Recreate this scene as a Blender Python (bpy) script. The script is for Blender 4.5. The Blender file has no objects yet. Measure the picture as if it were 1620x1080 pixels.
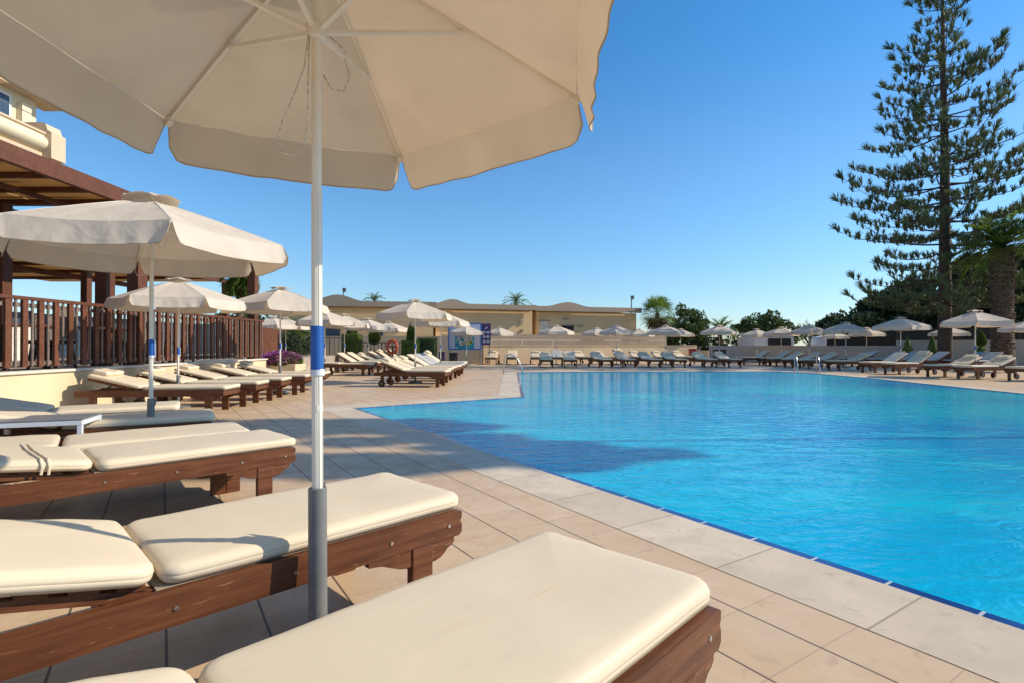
import bpy, bmesh, math, random
from mathutils import Vector, Matrix, noise
from mathutils.geometry import tessellate_polygon
R = math.radians
random.seed(7)
S = bpy.context.scene
COL = S.collection

# ------------------------------------------------------------------ camera
FPX, HOR, CH = 850.0, 546.0, 1.10
cd = bpy.data.cameras.new("camera"); cam = bpy.data.objects.new("camera", cd); COL.objects.link(cam)
cd.sensor_width = 36; cd.lens = 36 * FPX / 1620; cd.clip_end = 5000; cd.clip_start = .02
cam.location = (0, 0, CH); cam.rotation_euler = (R(90) + math.atan((HOR - 540) / FPX), 0, 0)
S.camera = cam

# ------------------------------------------------------------------ light
SUN_EL, SUN_AZ = R(34), R(3.5)              # azimuth measured from +X towards +Y
sv = Vector((math.cos(SUN_EL) * math.cos(SUN_AZ), math.cos(SUN_EL) * math.sin(SUN_AZ), math.sin(SUN_EL)))
W = bpy.data.worlds.new("World"); S.world = W; W.use_nodes = True
nt = W.node_tree; nt.nodes.clear()
sky = nt.nodes.new("ShaderNodeTexSky"); sky.sky_type = 'NISHITA'; sky.sun_disc = False
sky.sun_elevation = SUN_EL; sky.sun_rotation = R(90) - SUN_AZ
sky.air_density = 1.0; sky.dust_density = .25; sky.ozone_density = 3.0; sky.altitude = 0
bg = nt.nodes.new("ShaderNodeBackground"); bg.inputs[1].default_value = .115
wo = nt.nodes.new("ShaderNodeOutputWorld")
tcw = nt.nodes.new("ShaderNodeTexCoord"); spw = nt.nodes.new("ShaderNodeSeparateXYZ"); nt.links.new(tcw.outputs['Generated'], spw.inputs[0])
tw_ = nt.nodes.new("ShaderNodeValToRGB"); nt.links.new(spw.outputs[2], tw_.inputs[0]); tw_.color_ramp.interpolation = 'EASE'
_e = tw_.color_ramp.elements; _e[0].position = 0; _e[0].color = (.46, .54, .62, 1); _e[1].position = .52; _e[1].color = (.23, .57, .755, 1)
_m = _e.new(.26); _m.color = (.40, .61, .72, 1)
_n = _e.new(.80); _n.color = (.46, .52, .56, 1)
mw_ = nt.nodes.new("ShaderNodeMix"); mw_.data_type = 'RGBA'; mw_.blend_type = 'MULTIPLY'; mw_.inputs[0].default_value = 1; nt.links.new(sky.outputs[0], mw_.inputs[6]); _v = nt.nodes.new('ShaderNodeVectorMath'); _v.operation = 'SCALE'; _v.inputs['Scale'].default_value = 2.0; nt.links.new(tw_.outputs[0], _v.inputs[0]); nt.links.new(_v.outputs[0], mw_.inputs[7])
nt.links.new(mw_.outputs[2], bg.inputs[0]); nt.links.new(bg.outputs[0], wo.inputs[0])
sl = bpy.data.lights.new("sun", 'SUN'); sl.energy = 4.7; sl.angle = R(.5); sl.color = (1, .875, .71)
so = bpy.data.objects.new("sun", sl); COL.objects.link(so)
so.rotation_euler = sv.to_track_quat('Z', 'Y').to_euler()
S.view_settings.view_transform = 'Standard'; S.view_settings.look = 'None'
S.view_settings.gamma = 1; S.view_settings.exposure = 0.12; S.view_settings.use_curve_mapping = False

def G(px, py, z=0.0):
    """ground point (height z) seen at photograph pixel px,py"""
    d = (CH - z) * FPX / (py - HOR)
    return Vector(((px - 810) / FPX * d, d, z))
def GX(px, d, z=0.0): return Vector(((px - 810) / FPX * d, d, z))
def ZH(py, d): return CH + (HOR - py) * d / FPX

# ------------------------------------------------------------------ materials
MATS = {}
def new_mat(name):
    m = bpy.data.materials.new(name); m.use_nodes = True
    return m, m.node_tree, m.node_tree.nodes["Principled BSDF"]
def mixc(nt, fac, a, b, mode='MIX'):
    n = nt.nodes.new("ShaderNodeMix"); n.data_type = 'RGBA'; n.blend_type = mode
    for i, v in ((0, fac), (6, a), (7, b)):
        if hasattr(v, 'is_output'): nt.links.new(v, n.inputs[i])
        else: n.inputs[i].default_value = v if i == 0 else (*v[:3], 1)
    return n.outputs[2]
def tex(nt, kind, scale, coord='Object', **kw):
    tc = nt.nodes.new("ShaderNodeTexCoord"); mp = nt.nodes.new("ShaderNodeMapping")
    nt.links.new(tc.outputs[coord], mp.inputs[0])
    if isinstance(scale, (tuple, list)): mp.inputs['Scale'].default_value = scale; sc = 1
    else: sc = scale
    t = nt.nodes.new(kind); t.inputs['Scale'].default_value = sc
    for k, v in kw.items(): t.inputs[k].default_value = v
    nt.links.new(mp.outputs[0], t.inputs[0])
    return t, mp
def ramp(nt, fac, lo, hi, a=0.0, b=1.0):
    r = nt.nodes.new("ShaderNodeMapRange"); r.inputs[1].default_value = lo; r.inputs[2].default_value = hi
    r.inputs[3].default_value = a; r.inputs[4].default_value = b; nt.links.new(fac, r.inputs[0]); return r.outputs[0]
def bump(nt, b, h, strength, dist=.01):
    n = nt.nodes.new("ShaderNodeBump"); n.inputs['Strength'].default_value = strength; n.inputs['Distance'].default_value = dist
    nt.links.new(h, n.inputs['Height']); nt.links.new(n.outputs[0], b.inputs['Normal']); return n
def simple(name, col, rough=.6, var=.12, scale=6, bstr=0.0, bscale=60, metal=0, stretch=None, coord='Object', spec=.5):
    m, nt, b = new_mat(name)
    t, _ = tex(nt, "ShaderNodeTexNoise", stretch or scale, coord, Detail=6.0)
    lo = [c * (1 - var * 1.6) for c in col]; hi = [min(1, c * (1 + var)) for c in col]
    nt.links.new(mixc(nt, ramp(nt, t.outputs[0], .3, .7), lo, hi), b.inputs['Base Color'])
    b.inputs['Roughness'].default_value = rough; b.inputs['Metallic'].default_value = metal
    b.inputs['Specular IOR Level'].default_value = spec
    if bstr:
        t2, _ = tex(nt, "ShaderNodeTexNoise", bscale, coord, Detail=4.0); bump(nt, b, t2.outputs[0], bstr)
    MATS[name] = m; return m
M = MATS
# wood: varnished brown, grain along local x
def wood(name, c1, c2, rough=.45):
    m, nt, b = new_mat(name)
    t, _ = tex(nt, "ShaderNodeTexNoise", (2.5, 40, 40), Detail=8.0, Distortion=.6)
    t2, _ = tex(nt, "ShaderNodeTexNoise", 3.0, Detail=3.0)
    c = mixc(nt, ramp(nt, t.outputs[0], .35, .65), c1, c2)
    c = mixc(nt, ramp(nt, t2.outputs[0], .45, .75, 0, .5), c, [x * .55 for x in c1])
    t3, _ = tex(nt, "ShaderNodeTexNoise", (14, 90, 90), Detail=5.0)
    c = mixc(nt, ramp(nt, t3.outputs[0], .66, .74, 0, .55), c, (.42, .22, .11))
    nt.links.new(c, b.inputs['Base Color']); b.inputs['Roughness'].default_value = rough; b.inputs['Specular IOR Level'].default_value = .3
    bump(nt, b, t.outputs[0], .25, .004); M[name] = m
wood('wood', (.098, .032, .014), (.175, .066, .028))
wood('fence_wood', (.10, .035, .018), (.19, .075, .04), .6)
wood('grey_wood', (.14, .10, .08), (.26, .21, .18), .8)
wood('beam_wood', (.10, .034, .016), (.16, .060, .032), .6)
# cushion vinyl
def cushion(name, col):
    m, nt, b = new_mat(name)
    oi = nt.nodes.new("ShaderNodeObjectInfo")
    t, _ = tex(nt, "ShaderNodeTexNoise", 3.5, Detail=5.0)
    c = mixc(nt, ramp(nt, t.outputs[0], .35, .72), [x * .93 for x in col], col)
    c = mixc(nt, ramp(nt, oi.outputs['Random'], 0, 1, 0, .35), c, [x * y for x, y in zip(col, (.84, .82, .80))])
    ts, _ = tex(nt, "ShaderNodeTexNoise", (9, 22, 9), Detail=6.0)
    c = mixc(nt, ramp(nt, ts.outputs[0], .62, .78, 0, .16), c, [x * .6 for x in col])
    nt.links.new(c, b.inputs['Base Color']); b.inputs['Roughness'].default_value = .48
    b.inputs['Specular IOR Level'].default_value = .22
    t2, _ = tex(nt, "ShaderNodeTexNoise", (4, 9, 4), Detail=3.0, Distortion=1.2)
    bump(nt, b, t2.outputs[0], .12, .012)
    M[name] = m
cushion('cushion', (.77, .655, .475))
cushion('shaded_cushion', (.50, .50, .48))  # cream cushions standing in shade: the shade is put into this grey colour
# canopy fabric: lets some light through
def fabric(name, col, tr=.30):
    m = bpy.data.materials.new(name); m.use_nodes = True; nt = m.node_tree; nt.nodes.clear()
    o = nt.nodes.new("ShaderNodeOutputMaterial"); d = nt.nodes.new("ShaderNodeBsdfDiffuse"); t = nt.nodes.new("ShaderNodeBsdfTranslucent")
    n, _ = tex(nt, "ShaderNodeTexNoise", 2.2, Detail=5.0)
    c = mixc(nt, ramp(nt, n.outputs[0], .35, .7), [x * .86 for x in col], col)
    n3, _ = tex(nt, "ShaderNodeTexNoise", (5, 5, 1.5), Detail=6.0)
    c = mixc(nt, ramp(nt, n3.outputs[0], .6, .8, 0, .25), c, [x * .62 for x in col])
    nt.links.new(c, d.inputs[0]); nt.links.new(mixc(nt, .5, c, (.85, .52, .24)), t.inputs[0])
    mx = nt.nodes.new("ShaderNodeMixShader"); mx.inputs[0].default_value = tr
    bn = nt.nodes.new("ShaderNodeBump"); bn.inputs['Strength'].default_value = .5; bn.inputs['Distance'].default_value = .03
    n2, _ = tex(nt, "ShaderNodeTexNoise", 4.0, Detail=3.0, Distortion=.8); nt.links.new(n2.outputs[0], bn.inputs['Height'])
    nt.links.new(bn.outputs[0], d.inputs['Normal'])
    nt.links.new(d.outputs[0], mx.inputs[1]); nt.links.new(t.outputs[0], mx.inputs[2]); nt.links.new(mx.outputs[0], o.inputs[0])
    M[name] = m
fabric('canopy', (.72, .64, .53), .17)
fabric('tan_fabric', (.60, .45, .24), .45)
simple('white_metal', (.78, .73, .63), .45, .06, 4)
simple('grey_tube', (.17, .175, .17), .5, .12, 8, .1)
simple('steel', (.55, .55, .56), .22, .05, 5, metal=1)
simple('hem', (.42, .32, .21), .8, .1, 8)
simple('mat', (.36, .32, .24), .9, .1, 8)
simple('screw', (.5, .45, .4), .35, .1, 5, metal=1)
simple('blue_tape', (.004, .095, .40), .5, .08, 10)
simple('clear_tape', (.66, .68, .76), .25, .05, 10)
simple('rubber', (.035, .022, .018), .7, .2, 10)
simple('rope', (.66, .60, .50), .8, .3, 90)
simple('wall_yellow', (.74, .60, .38), .85, .06, 1.5, .15, 120)
simple('wall_cap', (.70, .64, .54), .8, .08, 3)
simple('wall_beige', (.72, .56, .36), .85, .07, .8, .2, 60)
simple('wall_dark', (.40, .31, .22), .85, .07, .8)
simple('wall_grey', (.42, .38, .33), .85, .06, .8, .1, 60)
simple('building', (.80, .57, .30), .85, .05, .4)
simple('roof_band', (.42, .33, .24), .85, .06, .6)
simple('cream_paint', (.76, .66, .46), .8, .05, .8)
simple('peach_trim', (.66, .50, .34), .8, .06, .8)
simple('tan_panel', (.48, .36, .20), .8, .15, (1.2))
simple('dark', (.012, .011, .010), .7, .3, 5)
simple('black_metal', (.02, .02, .02), .5, .2, 5)
simple('glass', (.05, .08, .12), .08, .1, 2)
simple('terrace_floor', (.38, .32, .25), .8, .1, 3)
simple('bark', (.085, .055, .038), .95, .35, (3, 3, 14), .8, 18)
simple('palm_bark', (.13, .085, .055), .95, .45, (5, 5, 16), 1.0, 22)
simple('orange', (.50, .10, .03), .5, .1, 5)
simple('red_paint', (.50, .02, .02), .45, .1, 5)
simple('hut_white', (.62, .62, .62), .7, .05, 2)
simple('sign_pale', (.52, .58, .72), .4, .06, 3)
simple('sign_teal', (.01, .30, .46), .4, .3, 5)
simple('sign_blue', (.03, .17, .48), .4, .1, 5)
simple('sign_purple', (.09, .04, .13), .5, .1, 5)
simple('sign_white', (.75, .72, .76), .5, .05, 5)
simple('sign_sand', (.66, .50, .28), .5, .3, 9)
simple('sign_lime', (.45, .62, .08), .5, .3, 9)
simple('table_grey', (.20, .21, .22), .35, .08, 8)
simple('plastic_white', (.76, .77, .78), .4, .04, 8)
simple('terracotta', (.35, .15, .08), .8, .1, 8)
simple('lamp_amber', (.55, .36, .16), .4, .2, 20)
simple('earth', (.16, .13, .09), .95, .3, 1.0)
def leaf(name, a, b_, tr=.25):
    m = bpy.data.materials.new(name); m.use_nodes = True; nt = m.node_tree; nt.nodes.clear()
    o = nt.nodes.new("ShaderNodeOutputMaterial"); d = nt.nodes.new("ShaderNodeBsdfPrincipled"); t = nt.nodes.new("ShaderNodeBsdfTranslucent")
    g = nt.nodes.new("ShaderNodeNewGeometry"); n, _ = tex(nt, "ShaderNodeTexNoise", 1.1, Detail=3.0)
    c = mixc(nt, ramp(nt, n.outputs[0], .35, .65), a, b_)
    c = mixc(nt, ramp(nt, g.outputs['Random Per Island'], 0, 1, 0, .6), c, [x * .6 for x in a])
    nt.links.new(c, d.inputs['Base Color']); d.inputs['Roughness'].default_value = .6
    nt.links.new(c, t.inputs[0])
    mx = nt.nodes.new("ShaderNodeMixShader"); mx.inputs[0].default_value = tr
    nt.links.new(d.outputs[0], mx.inputs[1]); nt.links.new(t.outputs[0], mx.inputs[2]); nt.links.new(mx.outputs[0], o.inputs[0])
    M[name] = m
leaf('pine_needle', (.085, .13, .060), (.18, .21, .07))
leaf('dark_leaf', (.040, .075, .038), (.105, .145, .050), .2)
leaf('mid_leaf', (.065, .115, .030), (.13, .18, .05))
leaf('light_leaf', (.075, .12, .03), (.14, .18, .05))
leaf('palm_leaf', (.12, .22, .04), (.27, .36, .06), .5)
leaf('dead_frond', (.16, .11, .06), (.26, .19, .10))
leaf('bare_twig', (.075, .055, .055), (.11, .085, .085))
leaf('hedge_leaf', (.12, .19, .03), (.24, .30, .06))
leaf('petal', (.42, .06, .24), (.52, .30, .42))
leaf('petal_violet', (.30, .05, .40), (.45, .12, .5))

# deck tiles (0.333 m), aligned with the pool's long edge
UX, UY = -.5446, .8387            # along the pool edge, away from the viewer
def deck_mat():
    m, nt, b = new_mat('deck_tiles')
    tc = nt.nodes.new("ShaderNodeTexCoord"); sep = nt.nodes.new("ShaderNodeSeparateXYZ"); nt.links.new(tc.outputs['Object'], sep.inputs[0])
    def math_(op, a, c=None):
        n = nt.nodes.new("ShaderNodeMath"); n.operation = op
        for i, v in enumerate((a, c)):
            if v is None: continue
            if hasattr(v, 'is_output'): nt.links.new(v, n.inputs[i])
            else: n.inputs[i].default_value = v
        return n.outputs[0]
    x, y = sep.outputs[0], sep.outputs[1]
    T = .3333
    s = math_('DIVIDE', math_('SUBTRACT', math_('ADD', math_('MULTIPLY', x, UY), math_('MULTIPLY', y, -UX)), 2.014), T)
    t = math_('DIVIDE', math_('SUBTRACT', math_('ADD', math_('MULTIPLY', x, UX), math_('MULTIPLY', y, UY)), 1.367), T)
    def line(v, w): # distance to nearest integer
        f = math_('FRACT', v); d = math_('MINIMUM', f, math_('SUBTRACT', 1.0, f)); return math_('LESS_THAN', d, w)
    ls = line(s, .014); lt = line(t, .009)
    cmb = nt.nodes.new("ShaderNodeCombineXYZ"); nt.links.new(math_('FLOOR', s), cmb.inputs[0]); nt.links.new(math_('FLOOR', t), cmb.inputs[1])
    wn = nt.nodes.new("ShaderNodeTexWhiteNoise"); nt.links.new(cmb.outputs[0], wn.inputs[0])
    n1, _ = tex(nt, "ShaderNodeTexNoise", 4.0, Detail=8.0, Distortion=.5); n2, _ = tex(nt, "ShaderNodeTexNoise", .5, Detail=4.0)
    c = mixc(nt, ramp(nt, wn.outputs[0], 0, 1), (.59, .42, .255), (.69, .50, .315))
    c = mixc(nt, ramp(nt, n1.outputs[0], .38, .68, 0, .75), c, (.50, .345, .195))
    c = mixc(nt, ramp(nt, n2.outputs[0], .4, .7, 0, .45), c, (.72, .56, .38))
    n3, _ = tex(nt, "ShaderNodeTexNoise", 9.0, Detail=8.0, Distortion=1.5)
    c = mixc(nt, ramp(nt, n3.outputs[0], .58, .74, 0, .4), c, (.33, .22, .13))
    c = mixc(nt, math_('MULTIPLY', lt, .55), c, (.36, .25, .17))
    c = mixc(nt, math_('MULTIPLY', ls, .9), c, (.085, .06, .045))
    nt.links.new(c, b.inputs['Base Color'])
    rr = ramp(nt, n1.outputs[0], .3, .7, .38, .62); nt.links.new(rr, b.inputs['Roughness'])
    hh = math_('SUBTRACT', math_('MULTIPLY', n1.outputs[0], .15), math_('MAXIMUM', ls, math_('MULTIPLY', lt, .5)))
    bump(nt, b, hh, .3, .004); M['deck'] = m
deck_mat()
def strip_mat(name, base, alt, joint, L, w, rough):
    m, nt, b = new_mat(name)
    uv = nt.nodes.new("ShaderNodeUVMap"); sep = nt.nodes.new("ShaderNodeSeparateXYZ"); nt.links.new(uv.outputs[0], sep.inputs[0])
    d = nt.nodes.new("ShaderNodeMath"); d.operation = 'DIVIDE'; nt.links.new(sep.outputs[0], d.inputs[0]); d.inputs[1].default_value = L
    fr = nt.nodes.new("ShaderNodeMath"); fr.operation = 'FRACT'; nt.links.new(d.outputs[0], fr.inputs[0])
    lt = nt.nodes.new("ShaderNodeMath"); lt.operation = 'LESS_THAN'; nt.links.new(fr.outputs[0], lt.inputs[0]); lt.inputs[1].default_value = w
    fl = nt.nodes.new("ShaderNodeMath"); fl.operation = 'FLOOR'; nt.links.new(d.outputs[0], fl.inputs[0])
    wn = nt.nodes.new("ShaderNodeTexWhiteNoise"); wn.noise_dimensions = '1D'; nt.links.new(fl.outputs[0], wn.inputs['W'])
    n, _ = tex(nt, "ShaderNodeTexNoise", 3.0, Detail=8.0, Distortion=.6)
    c = mixc(nt, wn.outputs[0], base, alt)
    c = mixc(nt, ramp(nt, n.outputs[0], .35, .7, 0, .6), c, [x * .78 for x in base])
    n4, _ = tex(nt, "ShaderNodeTexNoise", 11.0, Detail=8.0, Distortion=1.0)
    c = mixc(nt, ramp(nt, n4.outputs[0], .56, .72, 0, .45), c, [x * .6 for x in base])
    c = mixc(nt, lt.outputs[0], c, joint)
    nt.links.new(c, b.inputs['Base Color']); b.inputs['Roughness'].default_value = rough
    bump(nt, b, n.outputs[0], .2, .004); M[name] = m
strip_mat('coping', (.62, .51, .37), (.75, .63, .47), (.36, .28, .21), .68, .014, .55)
strip_mat('lip_tile', (.005, .045, .22), (.01, .07, .30), (.55, .55, .56), .34, .04, .15)
def water_mat():
    m, nt, b = new_mat('pool_water')
    n1, _ = tex(nt, "ShaderNodeTexNoise", (.17, .24, 1), Detail=3.0, Distortion=.6)
    n2, mp = tex(nt, "ShaderNodeTexNoise", (.9, 2.2, 1), Detail=4.0, Distortion=1.2)
    c = mixc(nt, ramp(nt, n1.outputs[0], .36, .64), (.0, .31, .63), (.0, .52, .68))
    c = mixc(nt, ramp(nt, n2.outputs[0], .52, .70, 0, .5), c, (.04, .62, .75))
    nt.links.new(c, b.inputs['Base Color']); b.inputs['Roughness'].default_value = .06
    b.inputs['IOR'].default_value = 1.33; b.inputs['Specular IOR Level'].default_value = .22
    w1, _ = tex(nt, "ShaderNodeTexNoise", (3.0, 5.5, 1), Detail=3.0, Distortion=1.6)
    w2, _ = tex(nt, "ShaderNodeTexNoise", (11, 17, 1), Detail=2.0, Distortion=.8)
    a = nt.nodes.new("ShaderNodeMath"); a.operation = 'MULTIPLY_ADD'; nt.links.new(w2.outputs[0], a.inputs[0]); a.inputs[1].default_value = .22
    nt.links.new(w1.outputs[0], a.inputs[2])
    bn = bump(nt, b, a.outputs[0], .8, .022); M['water'] = m
water_mat()

# ------------------------------------------------------------------ mesh helpers
class MB:
    def __init__(s): s.v = []; s.f = []
    def add(s, vs, fs, mx=None):
        o = len(s.v)
        for p in vs:
            p = Vector(p)
            s.v.append(tuple(mx @ p) if mx else tuple(p))
        s.f += [tuple(i + o for i in f) for f in fs]; return s
    def box(s, c, size, mx=None, bev=0):
        x, y, z = [a / 2 for a in size]; c = Vector(c)
        if bev <= 0:
            vs = [c + Vector((i * x, j * y, k * z)) for i in (-1, 1) for j in (-1, 1) for k in (-1, 1)]
            return s.add(vs, [(0, 1, 3, 2), (4, 6, 7, 5), (0, 4, 5, 1), (2, 3, 7, 6), (0, 2, 6, 4), (1, 5, 7, 3)], mx)
        e = min(bev, x * .9, y * .9, z * .9); b = bmesh.new(); bmesh.ops.create_cube(b, size=1)
        for v in b.verts: v.co = Vector((v.co.x * 2 * x, v.co.y * 2 * y, v.co.z * 2 * z)) + c
        bmesh.ops.bevel(b, geom=list(b.edges), offset=e, segments=2, affect='EDGES', profile=.6)
        b.verts.index_update(); s.add([v.co for v in b.verts], [tuple(v.index for v in f.verts) for f in b.faces], mx); b.free(); return s
    def bar(s, a, b, w, h, up=(0, 0, 1), bev=0):
        a, b = Vector(a), Vector(b); d = b - a; L = d.length; x = d.normalized(); y = Vector(up).cross(x)
        if y.length < 1e-4: y = Vector((0, 1, 0)).cross(x)
        y.normalize(); z = x.cross(y); mx = Matrix((x, y, z)).transposed().to_4x4(); mx.translation = (a + b) / 2
        return s.box((0, 0, 0), (L, w, h), mx, bev)
    def tube(s, pts, r, n=10, cap=True):
        pts = [Vector(p) for p in pts]; rs = r if isinstance(r, (list, tuple)) else [r] * len(pts)
        o = len(s.v); prev = None
        for i, p in enumerate(pts):
            t = (pts[min(i + 1, len(pts) - 1)] - pts[max(i - 1, 0)]).normalized()
            if prev is None:
                u = t.orthogonal().normalized()
            else:
                u = (prev - t * prev.dot(t)); u = u.normalized() if u.length > 1e-6 else t.orthogonal().normalized()
            prev = u; w = t.cross(u)
            for k in range(n):
                a = 2 * math.pi * k / n; s.v.append(tuple(p + (u * math.cos(a) + w * math.sin(a)) * rs[i]))
        for i in range(len(pts) - 1):
            for k in range(n):
                k2 = (k + 1) % n; s.f.append((o + i * n + k, o + i * n + k2, o + (i + 1) * n + k2, o + (i + 1) * n + k))
        if cap:
            s.f.append(tuple(o + k for k in range(n))[::-1]); s.f.append(tuple(o + (len(pts) - 1) * n + k for k in range(n)))
        return s
    def lathe(s, prof, n=20, c=(0, 0, 0)):
        o = len(s.v); c = Vector(c)
        for r, z in prof:
            for k in range(n):
                a = 2 * math.pi * k / n; s.v.append(tuple(c + Vector((r * math.cos(a), r * math.sin(a), z))))
        for i in range(len(prof) - 1):
            for k in range(n):
                k2 = (k + 1) % n; s.f.append((o + i * n + k, o + i * n + k2, o + (i + 1) * n + k2, o + (i + 1) * n + k))
        s.f.append(tuple(o + k for k in range(n))[::-1]); s.f.append(tuple(o + (len(prof) - 1) * n + k for k in range(n)))
        return s
    def prism(s, outline, y0, y1, plane='xz', mx=None):
        n = len(outline)
        def P(a, b, c): return (a, c, b) if plane == 'xz' else ((a, b, c) if plane == 'xy' else (c, a, b))
        vs = [P(a, b, y0) for a, b in outline] + [P(a, b, y1) for a, b in outline]
        tri = tessellate_polygon([[Vector((a, b, 0)) for a, b in outline]])
        fs = [tuple(t) for t in tri] + [tuple(i + n for i in t[::-1]) for t in tri]
        fs += [(i, (i + 1) % n, (i + 1) % n + n, i + n) for i in range(n)]
        return s.add(vs, fs, mx)
    def build(s, name, mat, parent=None, smooth=False, loc=None):
        me = bpy.data.meshes.new(name); me.from_pydata(s.v, [], s.f); me.update()
        b = bmesh.new(); b.from_mesh(me)
        if len(s.f) < 60000: bmesh.ops.recalc_face_normals(b, faces=b.faces)
        b.to_mesh(me); b.free()
        me.materials.append(M[mat])
        if smooth is True:
            for p in me.polygons: p.use_smooth = True
        elif smooth:
            for p in me.polygons: p.use_smooth = True
            me.set_sharp_from_angle(angle=R(smooth))
        o = bpy.data.objects.new(name, me); COL.objects.link(o)
        if parent: o.parent = parent
        if loc is not None: o.location = loc
        return o
def tag(o, label=None, cat=None, group=None, kind=None):
    if label: o['label'] = label
    if cat: o['category'] = cat
    if group: o['group'] = group
    if kind: o['kind'] = kind
    return o
def empty(name, loc, rz=0, label=None, cat=None, group=None):
    o = bpy.data.objects.new(name, None); COL.objects.link(o); o.empty_display_size = .2
    o.location = loc; o.rotation_euler = (0, 0, rz); return tag(o, label, cat, group)
KIDS = {}
def kids(o):
    return [c for c in bpy.data.objects if c.parent == o]
def copy_tree(o, parent=None, cache={}):
    if o.name not in cache: cache[o.name] = kids(o)
    c = o.copy(); COL.objects.link(c); c.parent = parent
    for ch in cache[o.name]: copy_tree(ch, c)
    return c

# ------------------------------------------------------------------ pool and deck
near_dir = Vector((UX, UY, 0))
c0 = G(555.6, 644.4)
pe = [c0, G(824, 626.8)]
for p in ((818.5, 597), (817, 588.2), (900, 587.4), (1000, 587), (1120, 587), (1230, 586.8), (1290, 590), (1340, 594.3), (1390, 598.6), (1440, 604), (1530, 613), (1620, 622)):
    pe.append(G(*p))
last = pe[-1]
pe += [last + Vector((2.2, -1.6, 0)), last + Vector((4, -4, 0)), last + Vector((4, -9, 0)), Vector((12, -6, 0))]
near_end = c0 - near_dir * 15
pe.append(near_end)
pool = [Vector((p.x, p.y, 0)) for p in pe]
def densify(poly, step=.34):
    out = []
    for i, a in enumerate(poly):
        b = poly[(i + 1) % len(poly)]; n = max(1, round((b - a).length / step)); out += [a.lerp(b, k / n) for k in range(n)]
    return out
def offset(poly, d):
    n = len(poly); out = []
    area = sum(poly[i].x * poly[(i + 1) % n].y - poly[(i + 1) % n].x * poly[i].y for i in range(n))
    sg = 1 if area > 0 else -1
    for i in range(n):
        a, b, c = poly[i - 1], poly[i], poly[(i + 1) % n]
        n1 = Vector(((b - a).y, -(b - a).x, 0)).normalized() * sg; n2 = Vector(((c - b).y, -(c - b).x, 0)).normalized() * sg
        m = (n1 + n2); k = 2 * d / max(m.length_squared, .35); out.append(b + m * k)
    return out
def ring(name, inner, outer, z, mat, thick, label):
    me = bpy.data.meshes.new(name); n = len(inner)
    vs = [(p.x, p.y, z) for p in inner] + [(p.x, p.y, z) for p in outer] + [(p.x, p.y, z - thick) for p in inner] + [(p.x, p.y, z - thick) for p in outer]
    fs = []; uvs = []; acc = 0
    for i in range(n):
        j = (i + 1) % n; L = (inner[j] - inner[i]).length
        fs.append((i, j, n + j, n + i)); uvs.append([(acc, 0), (acc + L, 0), (acc + L, .5), (acc, .5)])
        fs.append((2 * n + i, 2 * n + j, j, i)); uvs.append([(acc, 0), (acc + L, 0), (acc + L, .1), (acc, .1)])
        fs.append((n + i, n + j, 3 * n + j, 3 * n + i)); uvs.append([(acc, 0), (acc + L, 0), (acc + L, .1), (acc, .1)])
        acc += L
    me.from_pydata(vs, [], fs); uv = me.uv_layers.new(name="UVMap")
    for p, us in zip(me.polygons, uvs):
        for li, u in zip(p.loop_indices, us): uv.data[li].uv = u
    me.materials.append(M[mat]); me.update()
    b = bmesh.new(); b.from_mesh(me); bmesh.ops.recalc_face_normals(b, faces=b.faces)
    if sum(f.normal.z for f in b.faces) < 0: bmesh.ops.reverse_faces(b, faces=b.faces)
    b.to_mesh(me); b.free()
    o = bpy.data.objects.new(name, me); COL.objects.link(o); tag(o, label, kind='structure'); return o
pool = densify(pool)
cop_out = offset(pool, .50)
ring('pool_coping', pool, cop_out, .003, 'coping', .05, 'pale stone coping round the pool')
ring('pool_lip', offset(pool, -.075), pool, -.004, 'lip_tile', .04, 'dark blue tile band at the waterline')
def sheet(name, outer, hole, z, mat, label):
    me = bpy.data.meshes.new(name); rings = [outer] + ([hole] if hole else [])
    tri = tessellate_polygon(rings); vs = [(p.x, p.y, z) for r_ in rings for p in r_]
    me.from_pydata(vs, [], [tuple(t) for t in tri]); me.materials.append(M[mat]); me.update()
    b = bmesh.new(); b.from_mesh(me); bmesh.ops.recalc_face_normals(b, faces=b.faces)
    for f in b.faces:
        if f.normal.z < 0: f.normal_flip()
    b.to_mesh(me); b.free(); o = bpy.data.objects.new(name, me); COL.objects.link(o); return tag(o, label, kind='structure')
V3 = lambda x, y, z=0: Vector((x, y, z))
sheet('deck', [V3(-45, -12), V3(60, -12), V3(60, 75), V3(-45, 75)], pool, 0, 'deck', 'beige square tiled pool deck')
sheet('water', offset(pool, .01), None, -.0105, 'water', 'bright turquoise pool water')
sheet('ground', [V3(-3000, -3000), V3(3000, -3000), V3(3000, 3000), V3(-3000, 3000)], None, -.09, 'earth', 'bare earth beyond the deck')

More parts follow.
